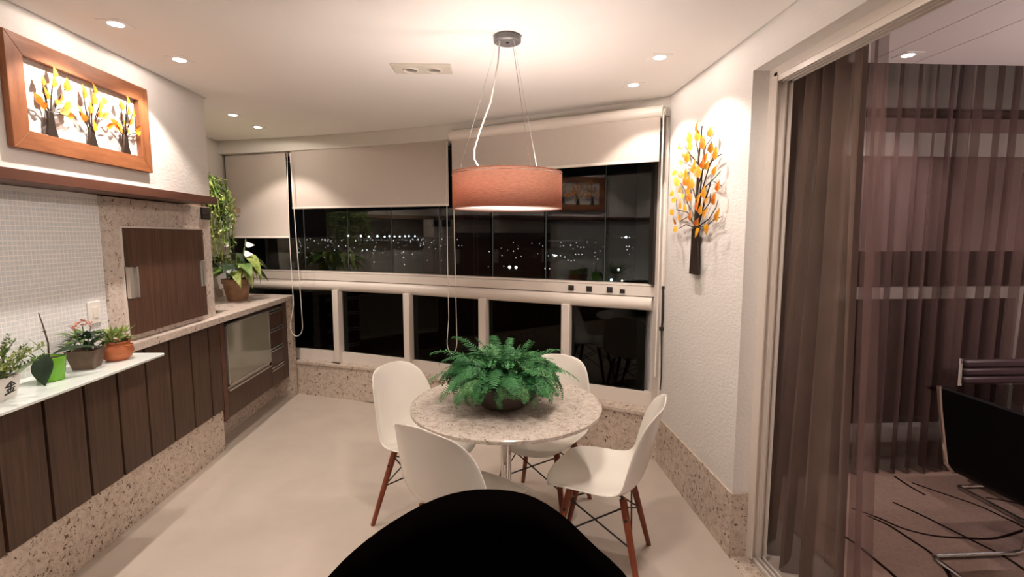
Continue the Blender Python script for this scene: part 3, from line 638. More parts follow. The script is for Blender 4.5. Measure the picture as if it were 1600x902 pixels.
# ------------------------------------------------------------------ pendant lamp
PX, PY = 0.106, 2.330
pl = thing('pendant_lamp', 'terracotta linen drum pendant hanging on thin cables over the round table', 'lamp', (PX, PY, 1.675))
def pp(mb, n, m, par=None, **k):
    o = mb.build(n, m, par or pl, **k); return o
zt = CEIL - 1.675
pp(MB().lathe([(0, 0.0), (0.048, 0.0), (0.052, 0.004), (0.061, 0.006), (0.061, 0.027), (0.058, 0.029), (0, 0.029)], (0, -0.03, zt - 0.030), 32), 'canopy', M['gray_metal'])
MB().box(-0.006, 0.006, -0.006, 0.006, -0.003, 0.001).build('socket_screw', M['black_plastic'], pl).location = (0, -0.04, zt - 0.030)
R = 0.252; H = 0.163
pp(MB().lathe([(R, 0.0), (R, H)], (0, 0, 0), 96), 'shade', M['shade'], solid=0.0015)
for z in (0.0, H): pp(MB().lathe([(R + 0.0015, -0.002 + z), (R + 0.002, 0.001 + z), (R + 0.0015, 0.004 + z - 0.002), (R - 0.003, 0.002 + z), (R - 0.003, -0.002 + z), (R + 0.0015, -0.002 + z)], (0, 0, 0), 96), 'shade_rim', M['shade'])
pp(MB().lathe([(R - 0.003, 0.004), (0, 0.004)], (0, 0, 0), 64), 'diffuser', M['diffuser'], solid=0.002)
fr = MB()
fr.tube([(R * math.cos(a), R * math.sin(a), H - 0.01) for a in [2 * PI * k / 48 for k in range(49)]], 0.002, 5, cap=False)
for k in range(3):
    a = 2 * PI * k / 3 + 0.5; fr.tube([(0, 0, H - 0.01), (R * math.cos(a), R * math.sin(a), H - 0.01)], 0.002, 5)
fr.lathe([(0, 0.0), (0.03, 0.0), (0.03, 0.03), (0, 0.03)], (0, 0, H - 0.03), 16)
pp(fr, 'inner_frame', M['chrome'])
for a in (math.radians(205), math.radians(-60), math.radians(55)):
    pp(MB().tube([(R * math.cos(a) * 0.94, R * math.sin(a) * 0.94, H - 0.01), (0.05 * math.cos(a), -0.03 + 0.05 * math.sin(a), zt - 0.028)], 0.0014, 5), 'cable', M['chrome'])
pp(MB().tube([(-0.035, -0.055, zt - 0.03), (-0.042, -0.05, zt - 0.12), (-0.075, -0.02, zt - 0.28), (-0.125, 0.02, zt - 0.40), (-0.150, 0.02, zt - 0.48), (-0.150, 0.0, zt - 0.53), (-0.125, -0.01, zt - 0.575), (-0.06, 0.0, H - 0.005)], 0.0036, 8), 'power_cord', M['white_gloss'])
for x, y in ((-0.10, -0.12), (0.08, 0.06)):
    L = bpy.data.lights.new('bulb', 'POINT'); L.energy = PENDANT_W; L.color = (1.0, 0.86, 0.78); L.shadow_soft_size = 0.03
    lo = bpy.data.objects.new('bulb', L); C.objects.link(lo); lo.parent = pl; lo.location = (x, y, 0.085)

# ------------------------------------------------------------------ round granite table
TX, TY = 0.100, 2.328
tb = thing('round_table', 'round speckled granite table on a chrome column with bracket fins', 'table', (TX, TY, 0))
MB().lathe([(0, 0.728), (0.450, 0.728), (0.456, 0.731), (0.457, 0.746), (0.453, 0.750), (0, 0.750)], (0, 0, 0), 96).build('tabletop', M['table_granite'], tb)
MB().lathe([(0, 0.0), (0.26, 0.0), (0.262, 0.006), (0.25, 0.012), (0.06, 0.020), (0.03, 0.03), (0, 0.03)], (0, 0, 0), 48).build('base', M['chrome'], tb)
MB().tube([(0, 0, 0.02), (0, 0, 0.727)], 0.026, 24).build('column', M['chrome'], tb)
for k in range(4):
    f_ = MB().extr([(0.024, -0.012, 0.555), (0.034, -0.012, 0.555), (0.150, -0.012, 0.700), (0.150, -0.012, 0.727), (0.024, -0.012, 0.727)], (0, 0, 0), (0, 0.024, 0)).build('bracket_fin', M['chrome'], tb, bevel=0.003)
    f_.rotation_euler = (0, 0, math.radians(20 + 90 * k))

# ------------------------------------------------------------------ fern in a dark bowl
FX, FY = 0.085, 2.275
fn = thing('potted_fern', 'bushy green fern overflowing a dark round bowl on the granite table', 'plant', (FX, FY, 0.750))
MB().lathe([(0, 0.0), (0.080, 0.0), (0.105, 0.012), (0.150, 0.050), (0.178, 0.100), (0.186, 0.132), (0.179, 0.134), (0.170, 0.118), (0, 0.116)], (0, 0, 0), 48).build('bowl', M['bowl'], fn)
MB().lathe([(0.170, 0.119), (0.08, 0.132), (0, 0.138)], (0, 0, 0), 24).build('soil', M['soil'], fn)
def frond(L, droop, W, n, kind, m, sd):
    rnd = random.Random(sd); mb = MB(); pts = []
    ang = math.radians(68); x = z = 0.0; ds = L / 24
    for i in range(25):
        t = i / 24; pts.append(Vector((x, 0, z))); a = ang - droop * t ** 1.1; x += ds * math.cos(a); z += ds * math.sin(a)
    mb.tube([pts[i] for i in range(0, 25, 3)], [0.0014 - 0.0001 * i for i in range(9)], 4)
    for i in range(n):
        t = 0.14 + 0.86 * i / n; f = t * 24; k = min(int(f), 23); p = pts[k].lerp(pts[k + 1], f - k); tg = (pts[k + 1] - pts[k]).normalized(); nr = Vector((-tg.z, 0, tg.x))
        w = W * (math.sin(PI * min(1, t * 0.62 + 0.28)) ** 0.8) * rnd.uniform(0.85, 1.1)
        for s_ in (-1, 1):
            d = (Vector((0, s_, 0)) * 0.93 + tg * 0.35 + nr * rnd.uniform(-0.25, 0.1)).normalized()
            b = d.cross(nr).normalized() if kind == 'sword' else tg
            if kind == 'sword':      # one long toothed pinna
                h = L * 0.011; q = [p]
                for j, (u, v) in enumerate(((0.12, 1), (0.35, 1.15), (0.5, 0.75), (0.65, 0.95), (0.8, 0.5), (1, 0))): q.append(p + d * w * u + b * h * v - nr * 0.10 * w * u * u)
                for (u, v) in ((0.8, -0.5), (0.65, -0.9), (0.5, -0.7), (0.35, -1.1), (0.12, -1)): q.append(p + d * w * u + b * h * v - nr * 0.10 * w * u * u)
                mb.add(q, [tuple(range(len(q)))])
            else:                    # maidenhair: little round leaflets along a side stalk
                for j in range(5):
                    u = (j + 0.6) / 5; c = p + d * w * u + b * (0.006 * (1 if j % 2 else -1)) - nr * 0.25 * w * u * u; r = 0.0062 * rnd.uniform(0.8, 1.2)
                    e1 = (d + nr * rnd.uniform(-0.6, 0.6)).normalized(); e2 = (b + nr * rnd.uniform(-0.6, 0.6)).normalized()
                    mb.add([c + e1 * r, c + e2 * r, c - e1 * r * 0.8, c - e2 * r], [(0, 1, 2, 3)])
    return mb.mesh('frond', m)
FM = [frond(0.21, 1.5, 0.034, 19, 'sword', M['fern'], 1), frond(0.25, 2.1, 0.036, 21, 'sword', M['fern'], 2), frond(0.19, 0.9, 0.030, 18, 'sword', M['fern'], 3),
      frond(0.25, 2.7, 0.034, 21, 'sword', M['fern'], 4), frond(0.22, 2.3, 0.042, 18, 'maiden', M['fern_pale'], 5), frond(0.18, 1.6, 0.040, 14, 'maiden', M['fern_pale'], 6), frond(0.26, 3.0, 0.040, 20, 'maiden', M['fern'], 7),
      frond(0.22, 1.9, 0.036, 20, 'maiden', M['fern'], 8)]
rf = random.Random(11); NF = 280
for i in range(NF):
    az = 2 * PI * (i * 0.38196 + rf.uniform(-0.09, 0.09)); ring = (i / NF) ** 0.75
    if ring < 0.35: me = FM[rf.choice((2, 2, 0, 5, 7))]; tilt = rf.uniform(-0.45, 0.25); sc = rf.uniform(0.85, 1.18)
    elif ring < 0.70: me = FM[rf.choice((0, 1, 0, 5, 4, 7))]; tilt = rf.uniform(-0.05, 0.45); sc = rf.uniform(0.75, 1.08)
    else:
        me = FM[rf.choice((1, 3, 3, 4, 6, 7, 4))]; tilt = rf.uniform(0.10, 0.70); sc = rf.uniform(0.62, 1.02)
        if math.cos(az + PI / 2) > 0.55 and rf.random() < 0.62: continue      # the front of the bowl stays in view
    r0 = 0.01 + 0.135 * ring
    inst(me, 'frond', fn, (r0 * math.cos(az), r0 * math.sin(az), 0.13 + 0.02 * rf.random()), (rf.uniform(-0.7, 0.7), tilt, az + rf.uniform(-0.5, 0.5)), (sc, sc, sc))
for az, tl, sc in ((168, 0.15, 1.5), (190, 0.50, 1.35), (-8, 0.55, 1.4), (150, -0.2, 1.35), (20, 0.1, 1.3), (100, -0.1, 1.3)):
    az = math.radians(az); inst(FM[0], 'frond', fn, (0.09 * math.cos(az), 0.09 * math.sin(az), 0.14), (0, tl, az), (sc, sc, sc))

# ------------------------------------------------------------------ white shell chairs
def shell_mb():
    prof = [(0.230, 0.396, 0.095), (0.236, 0.406, 0.140), (0.226, 0.420, 0.172), (0.192, 0.429, 0.203), (0.130, 0.430, 0.224), (0.06, 0.425, 0.231), (-0.01, 0.420, 0.235), (-0.08, 0.418, 0.236), (-0.135, 0.424, 0.236),
            (-0.172, 0.443, 0.235), (-0.197, 0.476, 0.234), (-0.213, 0.520, 0.232), (-0.226, 0.575, 0.228), (-0.238, 0.630, 0.221), (-0.250, 0.685, 0.210), (-0.262, 0.735, 0.193), (-0.271, 0.772, 0.173), (-0.277, 0.797, 0.145), (-0.280, 0.811, 0.105), (-0.281, 0.817, 0.05)]
    rows = []; n = 16
    for i, (x, z, w) in enumerate(prof):
        t = i / (len(prof) - 1); row = []
        lift = 0.034 * max(0, min(1, (i - 1) / 4)) * max(0, 1 - max(0, i - 8) / 4)          # seat edges turn up
        fwd = 0.075 * max(0, math.sin(PI * min(1, max(0, (i - 6) / 12)))) ** 0.9             # hips wrap forward
        for k in range(n + 1):
            u = -1 + 2 * k / n; e = abs(u) ** 2.6
            dip = -0.010 * (1 - u * u) * (1 if 2 < i < 9 else 0)
            row.append((x + fwd * e - (0.034 * abs(u) ** 2.5 if i < 3 else 0.012 * abs(u) ** 3 if i < 5 else 0), w * u, z + lift * e + dip + (-0.006 * u * u if i > 15 else 0)))
        rows.append(row)
    return MB().grid(rows)
def make_chair(label):
    t = thing('shell_chair', label, 'chair', (0, 0, 0), 0, 'white shell chairs round the table')
    sh_ = shell_mb().build('seat_shell', M['white_gloss'], t, solid=0.006, sub=1)
    for sx in (1, -1):
        for sy in (1, -1):
            a = Vector((sx * 0.115 - 0.01, sy * 0.130, 0.400)); b = Vector((sx * 0.205 - 0.01, sy * 0.215, 0.0))
            MB().tube([b, b.lerp(a, 0.5), a], [0.0115, 0.0145, 0.0165], 12).build('leg', M['wood_leg'], t)
    w = MB()
    P = {}
    for sx in (1, -1):
        for sy in (1, -1):
            a = Vector((sx * 0.115 - 0.01, sy * 0.130, 0.400)); b = Vector((sx * 0.205 - 0.01, sy * 0.215, 0.0))
            P[sx, sy] = (b.lerp(a, 0.92), b.lerp(a, 0.52))
            w.tube([b.lerp(a, 0.90), a + Vector((0, 0, 0.002)), a + Vector((-sx * 0.03, -sy * 0.03, 0.006))], 0.005, 6)
            w.ball(b.lerp(a, 0.52), 0.010, 8, 5); w.ball(b.lerp(a, 0.80) + Vector((0, sy * 0.012, 0)), 0.008, 8, 5)
    for A_, B_ in (((1, 1), (-1, 1)), ((1, -1), (-1, -1)), ((1, 1), (1, -1)), ((-1, 1), (-1, -1))):
        w.tube([P[A_][0], P[B_][1]], 0.0038, 6); w.tube([P[B_][0], P[A_][1]], 0.0038, 6)
    w.build('wire_brace', M['black_metal'], t)
    return t
c0 = make_chair('white shell chair left of the table, its back nearest the sill wall')
c0.scale = (1.025, 1.025, 1.025); c0.location = (-0.305, 2.625, 0); c0.rotation_euler = (0, 0, math.radians(-33))
for lab, x, y, a in (('white shell chair with its back to the camera, next to the black armchair', -0.085, 2.045, 53),
                     ('white shell chair right of the table, seen from the side by the right wall', 0.530, 2.195, 157),
                     ('white shell chair behind the fern, pushed under the far side of the table', 0.315, 2.685, 240)):
    c = copy_tree(c0); c['label'] = lab; c.location = (x, y, 0); c.rotation_euler = (0, 0, math.radians(a))

# ------------------------------------------------------------------ black armchair in the foreground
ac = thing('armchair', 'black rounded fabric chair back in the foreground', 'chair', (0, 1.15, 0))
O = [(-0.395, 0.62), (-0.39, 0.70), (-0.365, 0.79), (-0.318, 0.863), (-0.270, 0.909), (-0.218, 0.952), (-0.153, 0.994), (-0.089, 1.026), (-0.031, 1.039), (0.014, 1.041), (0.072, 1.035), (0.117, 1.020), (0.170, 0.984), (0.217, 0.936), (0.258, 0.890), (0.308, 0.848), (0.352, 0.78), (0.370, 0.70), (0.372, 0.62), (0.33, 0.50), (0.25, 0.44), (-0.26, 0.44), (-0.35, 0.50)]
bk = MB(); n = len(O); cxy = (0.0, 0.74); O = [(x - 0.012, z - 0.006) for x, z in O]; rings = []
for sc, yy in ((0.55, 0.895), (0.90, 0.900), (0.975, 0.915), (1.0, 0.945), (0.985, 0.985), (0.92, 1.010), (0.55, 1.015)):
    rings.append([(cxy[0] + (x - cxy[0]) * sc, yy + 0.06 * x * x - 1.15, cxy[1] + (z - cxy[1]) * sc) for x, z in O])
vs_ = [p for r in rings for p in r]; fs_ = []
for j in range(len(rings) - 1):
    for k in range(n): fs_.append((j * n + k, j * n + (k + 1) % n, (j + 1) * n + (k + 1) % n, (j + 1) * n + k))
fs_ += [tuple(range(n)), tuple((len(rings) - 1) * n + k for k in range(n - 1, -1, -1))]
bk.add(vs_, fs_).build('backrest', M['black_fabric'], ac, angle=80, sub=1)
sm = MB()
sm.box(-0.29, 0.29, -0.14, 0.34, 0.37, 0.47).build('seat', M['black_fabric'], ac, bevel=0.04)
for sx in (-1, 1):
    for y in (-0.12, 0.30): MB().tube([(sx * 0.25, y, 0.0), (sx * 0.22, y * 0.9, 0.375)], [0.012, 0.018], 10).build('leg', M['black_metal'], ac)

# ------------------------------------------------------------------ living room pieces
rg = thing('rug', 'taupe rug with dark curved lines on the living room floor', 'rug', (3.2, 1.4, 0.0))
part(MB().box(1.62, 5.2, -0.6, 2.98, 0.0005, 0.010), 'pile', M['rug'], rg, smooth=False)
RL = [[(2.077, 2.563), (2.152, 2.461), (2.203, 2.361), (2.3, 2.292), (2.431, 2.264), (2.601, 2.251), (2.829, 2.311)], [(2.103, 2.488), (2.15, 2.393), (2.162, 2.255), (2.166, 2.148), (2.111, 2.004), (2.0, 1.85)], [(2.364, 2.611), (2.412, 2.471), (2.446, 2.333), (2.472, 2.227), (2.496, 2.13), (2.491, 2.016), (2.44, 1.8)], [(2.671, 2.822), (2.729, 2.715), (2.818, 2.56), (2.842, 2.447), (2.853, 2.332), (2.83, 2.1)], [(1.80, 2.45), (1.849, 2.282), (1.856, 2.194), (1.856, 2.103), (1.854, 2.015), (1.83, 1.8)], [(2.629, 2.912), (2.617, 2.779), (2.621, 2.673)], [(2.953, 2.633), (3.012, 2.602), (3.097, 2.545)]]
for L in RL:
    mb = MB(); P_ = []
    for i in range(len(L) - 1):
        for k in range(5):
            t_ = k / 5; p0 = Vector(L[max(i - 1, 0)]); p1 = Vector(L[i]); p2 = Vector(L[i + 1]); p3 = Vector(L[min(i + 2, len(L) - 1)])
            P_.append(0.5 * ((2 * p1) + (p2 - p0) * t_ + (2 * p0 - 5 * p1 + 4 * p2 - p3) * t_ ** 2 + (3 * p1 - p0 - 3 * p2 + p3) * t_ ** 3))
    P_.append(Vector(L[-1]))
    rows = []
    for i, p in enumerate(P_):
        d = (P_[min(i + 1, len(P_) - 1)] - P_[max(i - 1, 0)]).normalized(); nn = Vector((-d.y, d.x)) * 0.010
        rows.append([((p - nn).x, (p - nn).y, 0.0095), (p.x, p.y, 0.0135), ((p + nn).x, (p + nn).y, 0.0095)])
    part(mb.grid(rows), 'rug_line', M['rug_line'], rg)

def curtain_mesh(P0, P1, zt, zb, folds, amp, flare0=0.0, flare1=0.0, seed=1, nz=18, per=12, hemwave=0.0):
    rnd = random.Random(seed); A = Vector((*P0, 0)); B = Vector((*P1, 0)); d = (B - A); L = d.length; d.normalize(); n = Vector((-d.y, d.x, 0))
    ph = [rnd.uniform(-0.6, 0.6) for _ in range(folds + 2)]; am = [rnd.uniform(0.6, 1.25) for _ in range(folds + 2)]; rows = []
    for j in range(nz + 1):
        s_ = j / nz; z = zt + (zb - zt) * s_; row = []
        for i in range(folds * per + 1):
            u = i / (folds * per); f = u * folds; k = int(min(f, folds - 1e-6)); fr_ = f - k
            a = am[k] * (1 - fr_) + am[k + 1] * fr_; p_ = ph[k] * (1 - fr_) + ph[k + 1] * fr_
            off = amp * a * (0.8 + 0.5 * s_) * math.sin(2 * PI * f + p_ + 0.6 * s_ * math.sin(3 * u * 5 + seed)) + 0.35 * amp * math.sin(2 * PI * f * 2.3 + 1.7 * seed + s_)
            al = L * u + (flare0 * (1 - u) + flare1 * u) * s_ ** 1.3 + 0.25 * amp * math.cos(2 * PI * f + p_)
            p = A + d * al + n * off; row.append((p.x, p.y, z))
        rows.append(row)
    return MB().grid(rows)
cu = thing('curtain', 'dark brown translucent curtain gathered beside the sliding door', 'curtain', (1.44, 2.0, 0.012), 0, 'living room curtains')
part(curtain_mesh((1.405, 2.335), (1.425, 1.845), 2.47, 0.012, 6, 0.040, -0.30, 0.10, 3), 'drape', M['curtain'], cu)
part(curtain_mesh((1.425, 1.85), (1.43, 1.765), 2.47, 0.012, 1, 0.016, 0.10, 0.12, 5), 'leading_edge', M['sheer'], cu)
cs = thing('curtain', 'brown sheer curtain in front of the living room window', 'curtain', (2.8, 2.98, 0.014), 0, 'living room curtains')
part(curtain_mesh((1.50, 2.985), (2.97, 2.985), 2.69, 0.014, 13, 0.045, 0.0, 0.03, 7), 'drape', M['sheer'], cs)
part(curtain_mesh((2.94, 3.02), (4.9, 3.02), 2.69, 0.014, 16, 0.045, -0.02, 0.0, 9), 'drape', M['sheer'], cs)
lb = thing('roller_blind', 'pinkish roller blind behind the sheer curtain of the living room window', 'blind', (3.8, 3.13, 1.455))
part(MB().box(2.2, 5.6, 3.125, 3.128, 1.465, 2.30), 'fabric', M['living_blind'], lb, smooth=False)
part(MB().box(2.2, 5.6, 3.120, 3.133, 1.450, 1.467), 'bottom_bar', M['living_blind'], lb)
part(MB().box(2.2, 5.6, 3.085, 3.122, 2.055, 2.205), 'pale_band', M['white_gloss'], lb, bevel=0.003)  # pale board set in as the band across the upper blind
part(MB().tube([(2.2, 3.14, 2.335), (5.6, 3.14, 2.335)], 0.028, 14), 'roller', M['bronze'], lb)

# black cantilever chair seen from behind
ca = thing('dining_chair', 'black cantilever dining chair with a chrome side rail, nearest the curtain', 'chair', (2.40, 1.88, 0.0))
def chair_shell(x0, x1, y0, y1):
    pr = [(2.088, 0.855), (2.095, 0.83), (2.120, 0.68), (2.148, 0.55), (2.165, 0.485), (2.205, 0.445), (2.28, 0.43), (2.48, 0.445), (2.57, 0.45), (2.59, 0.44)]
    up = [(x + 0.035 * (1 if i < 5 else 0.3), z + 0.035 * (0 if i < 4 else 1)) for i, (x, z) in enumerate(pr)]
    poly = [(x, y0, z) for x, z in pr] + [(x, y0, z) for x, z in reversed(up)]
    return MB().extr(poly, (0, y0, 0), (0, y1, 0))
part(chair_shell(0, 0, 1.660, 2.108), 'seat_and_back', M['black_leather'], ca, angle=50, bevel=0.004)
for y in (1.655, 2.113):
    part(MB().tube([(2.088, y, 0.862), (2.105, y, 0.75), (2.135, y, 0.60), (2.158, y, 0.49), (2.195, y, 0.447), (2.28, y, 0.432), (2.52, y, 0.44), (2.58, y, 0.42), (2.60, y, 0.36), (2.60, y, 0.08), (2.585, y, 0.035), (2.54, y, 0.025), (2.14, y, 0.025)], 0.010, 8), 'side_rail', M['chrome'], ca)
part(MB().tube([(2.14, 1.655, 0.025), (2.13, 1.70, 0.025), (2.13, 2.07, 0.025), (2.14, 2.113, 0.025)], 0.010, 8), 'floor_rail', M['chrome'], ca)
# second dining chair, at the head of the table
cb = thing('dining_chair', 'aubergine padded dining chair with a chrome edge in front of the sheer curtain', 'chair', (2.95, 2.62, 0.0))
for z0, z1 in ((0.652, 0.700), (0.703, 0.752), (0.755, 0.803)):
    part(MB().box(2.90, 3.36, 2.775, 2.815, z0, z1), 'back_pad', M['purple_leather'], cb, bevel=0.014)
part(MB().box(2.90, 3.36, 2.33, 2.79, 0.43, 0.48), 'seat', M['purple_leather'], cb, bevel=0.015)
for x in (2.890, 3.370):
    part(MB().tube([(x, 2.80, 0.81), (x, 2.795, 0.65), (x, 2.78, 0.50), (x, 2.74, 0.452), (x, 2.40, 0.452), (x, 2.33, 0.44), (x, 2.31, 0.38), (x, 2.31, 0.08), (x, 2.33, 0.035), (x, 2.38, 0.023), (x, 2.74, 0.023)], 0.011, 8), 'side_rail', M['chrome'], cb)
part(MB().tube([(2.890, 2.74, 0.023), (3.370, 2.74, 0.023)], 0.011, 8), 'floor_rail', M['chrome'], cb)
dt = thing('dining_table', 'glass topped dining table at the right edge of the living room', 'table', (3.0, 1.6, 0.0))
part(MB().box(2.36, 3.9, 0.4, 2.46, 0.738, 0.750), 'glass_top', M['table_glass'], dt, smooth=False)
for x in (2.75, 3.65):
    for y in (0.7, 2.2): part(MB().tube([(x, y, 0.011), (x, y, 0.738)], 0.022, 14), 'leg', M['chrome'], dt)

gl = thing('added_fill_globe', 'frosted globe lamp over the living room table, out of the frame', 'lamp', (3.3, 1.3, 1.75))  # unseen light source, added to lift the living room ceiling
MB().ball((0, 0, 0), 0.12, 24, 14).build('globe', M['diffuser'], gl)
MB().tube([(0, 0, 0.12), (0, 0, 0.75)], 0.004, 6).build('cord', M['black_plastic'], gl)
L = bpy.data.lights.new('bulb', 'POINT'); L.energy = ADDED_GLOBE_W; L.color = LIVING_COL; L.shadow_soft_size = 0.10
lo = bpy.data.objects.new('bulb', L); C.objects.link(lo); lo.parent = gl; lo.location = (0, 0, 0)

# ------------------------------------------------------------------ potted plants
def rnd_leaves(par, meshes, n, c, spread, tilt, sc, seed, name='leaf', zr=0.0):
    r = random.Random(seed)
    for i in range(n):
        az = 2 * PI * i * 0.38196 + r.uniform(-0.4, 0.4); q = spread * math.sqrt(r.random())
        s_ = r.uniform(*sc)
        inst(r.choice(meshes), name, par, (c[0] + q * math.cos(az), c[1] + q * math.sin(az), c[2] + r.uniform(0, zr)), (r.uniform(-0.3, 0.3), r.uniform(*tilt), az), (s_, s_, s_))
SZ = 0.957
# 1 - ivory pot with a brush mark, feathery plant and one long dark leaf
p1 = thing('potted_plant', 'feathery plant in an ivory pot with a black brush mark, on the glass shelf', 'plant', (-1.795, 1.840, SZ))
pm = MB(); a_ = [(-0.070, -0.080), (0.060, -0.080), (0.060, 0.062), (-0.070, 0.062)]; b_ = [(-0.085, -0.10), (0.074, -0.10), (0.074, 0.080), (-0.085, 0.080)]
pm.add([(x, y, 0) for x, y in a_] + [(x, y, 0.095) for x, y in b_] + [(x * 0.93, y * 0.93, 0.095) for x, y in b_] + [(x * 0.92, y * 0.92, 0.078) for x, y in b_],
       [(3, 2, 1, 0)] + [(j * 4 + k, j * 4 + (k + 1) % 4, (j + 1) * 4 + (k + 1) % 4, (j + 1) * 4 + k) for j in range(3) for k in range(4)] + [(12, 13, 14, 15)])
pm.build('pot', M['ivory_pot'], p1, smooth=False, bevel=0.004)
ink = MB()
def stroke(y0, z0, y1, z1, w=0.0035):
    def X(z): return 0.0608 + 0.014 * z / 0.095 + 0.0004
    d = Vector((y1 - y0, z1 - z0)).normalized(); nn = Vector((-d.y, d.x)) * w
    q = [(y0 - nn.x, z0 - nn.y), (y1 - nn.x * 0.5, z1 - nn.y * 0.5), (y1 + nn.x * 0.5, z1 + nn.y * 0.5), (y0 + nn.x, z0 + nn.y)]
    ink.extr([(X(z), y, z) for y, z in q], (0, 0, 0), (0.0008, 0, 0))
for s_ in ((0.030, 0.072, 0.005, 0.050), (0.030, 0.072, 0.052, 0.056), (0.014, 0.052, 0.046, 0.056), (0.031, 0.066, 0.031, 0.026), (0.012, 0.040, 0.050, 0.046), (0.018, 0.036, 0.024, 0.028), (0.044, 0.040, 0.038, 0.030), (0.006, 0.022, 0.054, 0.030)): stroke(*s_)
ink.build('brush_mark', M['ink'], p1, smooth=False)
MB().ball((0, -0.01, 0.080), 0.07, 14, 6, (1, 1.1, 0.2)).build('bark_chips', M['soil'], p1)
def feather(L, sd, m):
    r = random.Random(sd); mb = MB()
    for i in range(26):
        t = i / 26; c = Vector((L * t * 0.5, 0, L * (t - 0.25 * t * t)))
        for k in range(3):
            d = Vector((r.uniform(-1, 1), r.uniform(-1, 1), r.uniform(-0.2, 0.9))).normalized(); b = d.cross(Vector((0, 0, 1))).normalized() * 0.0035; w = 0.024 * (1.1 - 0.6 * t)
            mb.add([c - b, c + d * w * 0.6 + b, c + d * w], [(0, 1, 2)]); mb.add([c + b, c + d * w * 0.5 - b, c + d * w * 0.9], [(0, 1, 2)])
    return mb.mesh('sprig', m)
SP = [feather(0.17, 1, M['leaf_lime']), feather(0.14, 2, M['leaf_mid']), feather(0.19, 3, M['leaf_lime'])]
rnd_leaves(p1, SP, 26, (-0.01, -0.01, 0.085), 0.065, (-0.35, 0.45), (1.1, 1.5), 5, 'sprig')
lf = leaf_mb(0.26, 0.075, 0.10, 0.25, 8).build('long_leaf', M['leaf_dark'], p1); lf.location = (0.045, -0.16, 0.090); lf.rotation_euler = (0.1, -0.25, math.radians(80))
lf['label'] = 'long dark pointed leaf'
MB().tube([(0.0, -0.05, 0.08), (0.03, -0.12, 0.09), (0.047, -0.155, 0.091)], 0.004, 6).build('stem', M['green_stem'], p1)
# 2 - orchid in a lime pot
p2 = thing('potted_orchid', 'orchid with broad dark leaves in a lime green pot on the glass shelf', 'plant', (-1.794, 2.104, SZ))
MB().lathe([(0, 0), (0.047, 0), (0.050, 0.004), (0.062, 0.112), (0.059, 0.113), (0.055, 0.098), (0, 0.096)], (0, 0, 0), 32).build('pot', M['lime_pot'], p2)
MB().ball((0, 0, 0.097), 0.05, 12, 6, (1, 1, 0.25)).build('bark_chips', M['soil'], p2)
def one_leaf(par, L, W, bend, fold, m, loc, rot, name='leaf', base=0.7):
    o = leaf_mb(L, W, bend, fold, 10, base=base).build(name, m, par, sub=1); o.location = loc; o.rotation_euler = rot; return o
one_leaf(p2, 0.150, 0.100, 0.25, 0.10, M['leaf_dark'], (0.020, -0.045, 0.140), (0.35, 0.95, math.radians(-70)), base=0.85)
one_leaf(p2, 0.19, 0.062, 0.30, 0.35, M['leaf_dark'], (0, 0.01, 0.115), (0.1, -0.35, math.radians(42)))
one_leaf(p2, 0.16, 0.055, 0.60, 0.15, M['leaf_pale'], (-0.02, -0.02, 0.105), (0, 0.15, math.radians(-120)))
one_leaf(p2, 0.12, 0.03, 0.10, 0.3, M['leaf_mid'], (-0.01, 0.0, 0.11), (0, -1.15, math.radians(-140)))
MB().tube([(0, 0.0, 0.11), (0.004, -0.002, 0.18), (-0.004, -0.012, 0.27), (-0.010, -0.020, 0.325)], [0.004, 0.0035, 0.003, 0.002], 7).ball((-0.002, -0.008, 0.235), 0.006, 8, 5, (1.4, 1, 0.7)).build('flower_spike', M['stem'], p2)
for k in range(2): MB().tube([(-0.01, -0.03, 0.10), (-0.03, -0.07, 0.135 + 0.02 * k), (-0.05, -0.11, 0.12 + 0.04 * k)], 0.0025, 6).build('aerial_root', M['leaf_dark'], p2)
# 3 - flowering plant in a brown square pot
p3 = thing('potted_plant', 'plant with small orange flowers in a tapered brown pot on the glass shelf', 'plant', (-1.798, 2.297, SZ))
def sq_pot(r0, r1, h, m, par, rot):
    mb = MB(); rows = []
    for r, z in ((r0, 0), (r1, h), (r1 * 0.93, h), (r1 * 0.90, h - 0.012)): rows.append([(r * math.cos(a + rot) * 1.25, r * math.sin(a + rot) * 1.25, z) for a in (PI / 4, 3 * PI / 4, 5 * PI / 4, 7 * PI / 4)])
    vs = [p for r in rows for p in r]
    mb.add(vs, [(3, 2, 1, 0), (12, 13, 14, 15)] + [(j * 4 + k, j * 4 + (k + 1) % 4, (j + 1) * 4 + (k + 1) % 4, (j + 1) * 4 + k) for j in range(3) for k in range(4)])
    return mb.build('pot', m, par, smooth=False, bevel=0.006)
sq_pot(0.050, 0.074, 0.100, M['brown_pot'], p3, 0.25)
MB().ball((0, 0, 0.092), 0.055, 12, 6, (1, 1, 0.3)).build('bark_chips', M['soil'], p3)
KL = [leaf_mb(0.060, 0.036, 0.3, 0.2, 6).mesh('leaf', M['leaf_mid']), leaf_mb(0.050, 0.032, 0.5, 0.2, 6).mesh('leaf', M['leaf_dark']), leaf_mb(0.055, 0.030, 0.1, 0.2, 6).mesh('leaf', M['leaf_dark'])]
rnd_leaves(p3, KL, 64, (0, 0, 0.105), 0.065, (-1.0, 0.25), (0.75, 1.1), 8, 'leaf', 0.075)
stm = MB()
heads = [(-0.02, -0.035, 0.215), (-0.03, 0.03, 0.230), (0.02, 0.02, 0.222), (0.0, -0.005, 0.228)]
for hx, hy, hz in heads: stm.tube([(hx * 0.3, hy * 0.3, 0.10), (hx * 0.7, hy * 0.7, 0.17), (hx, hy, hz - 0.01)], 0.002, 5)
stm.build('stems', M['green_stem'], p3)
r = random.Random(3); pet = MB()
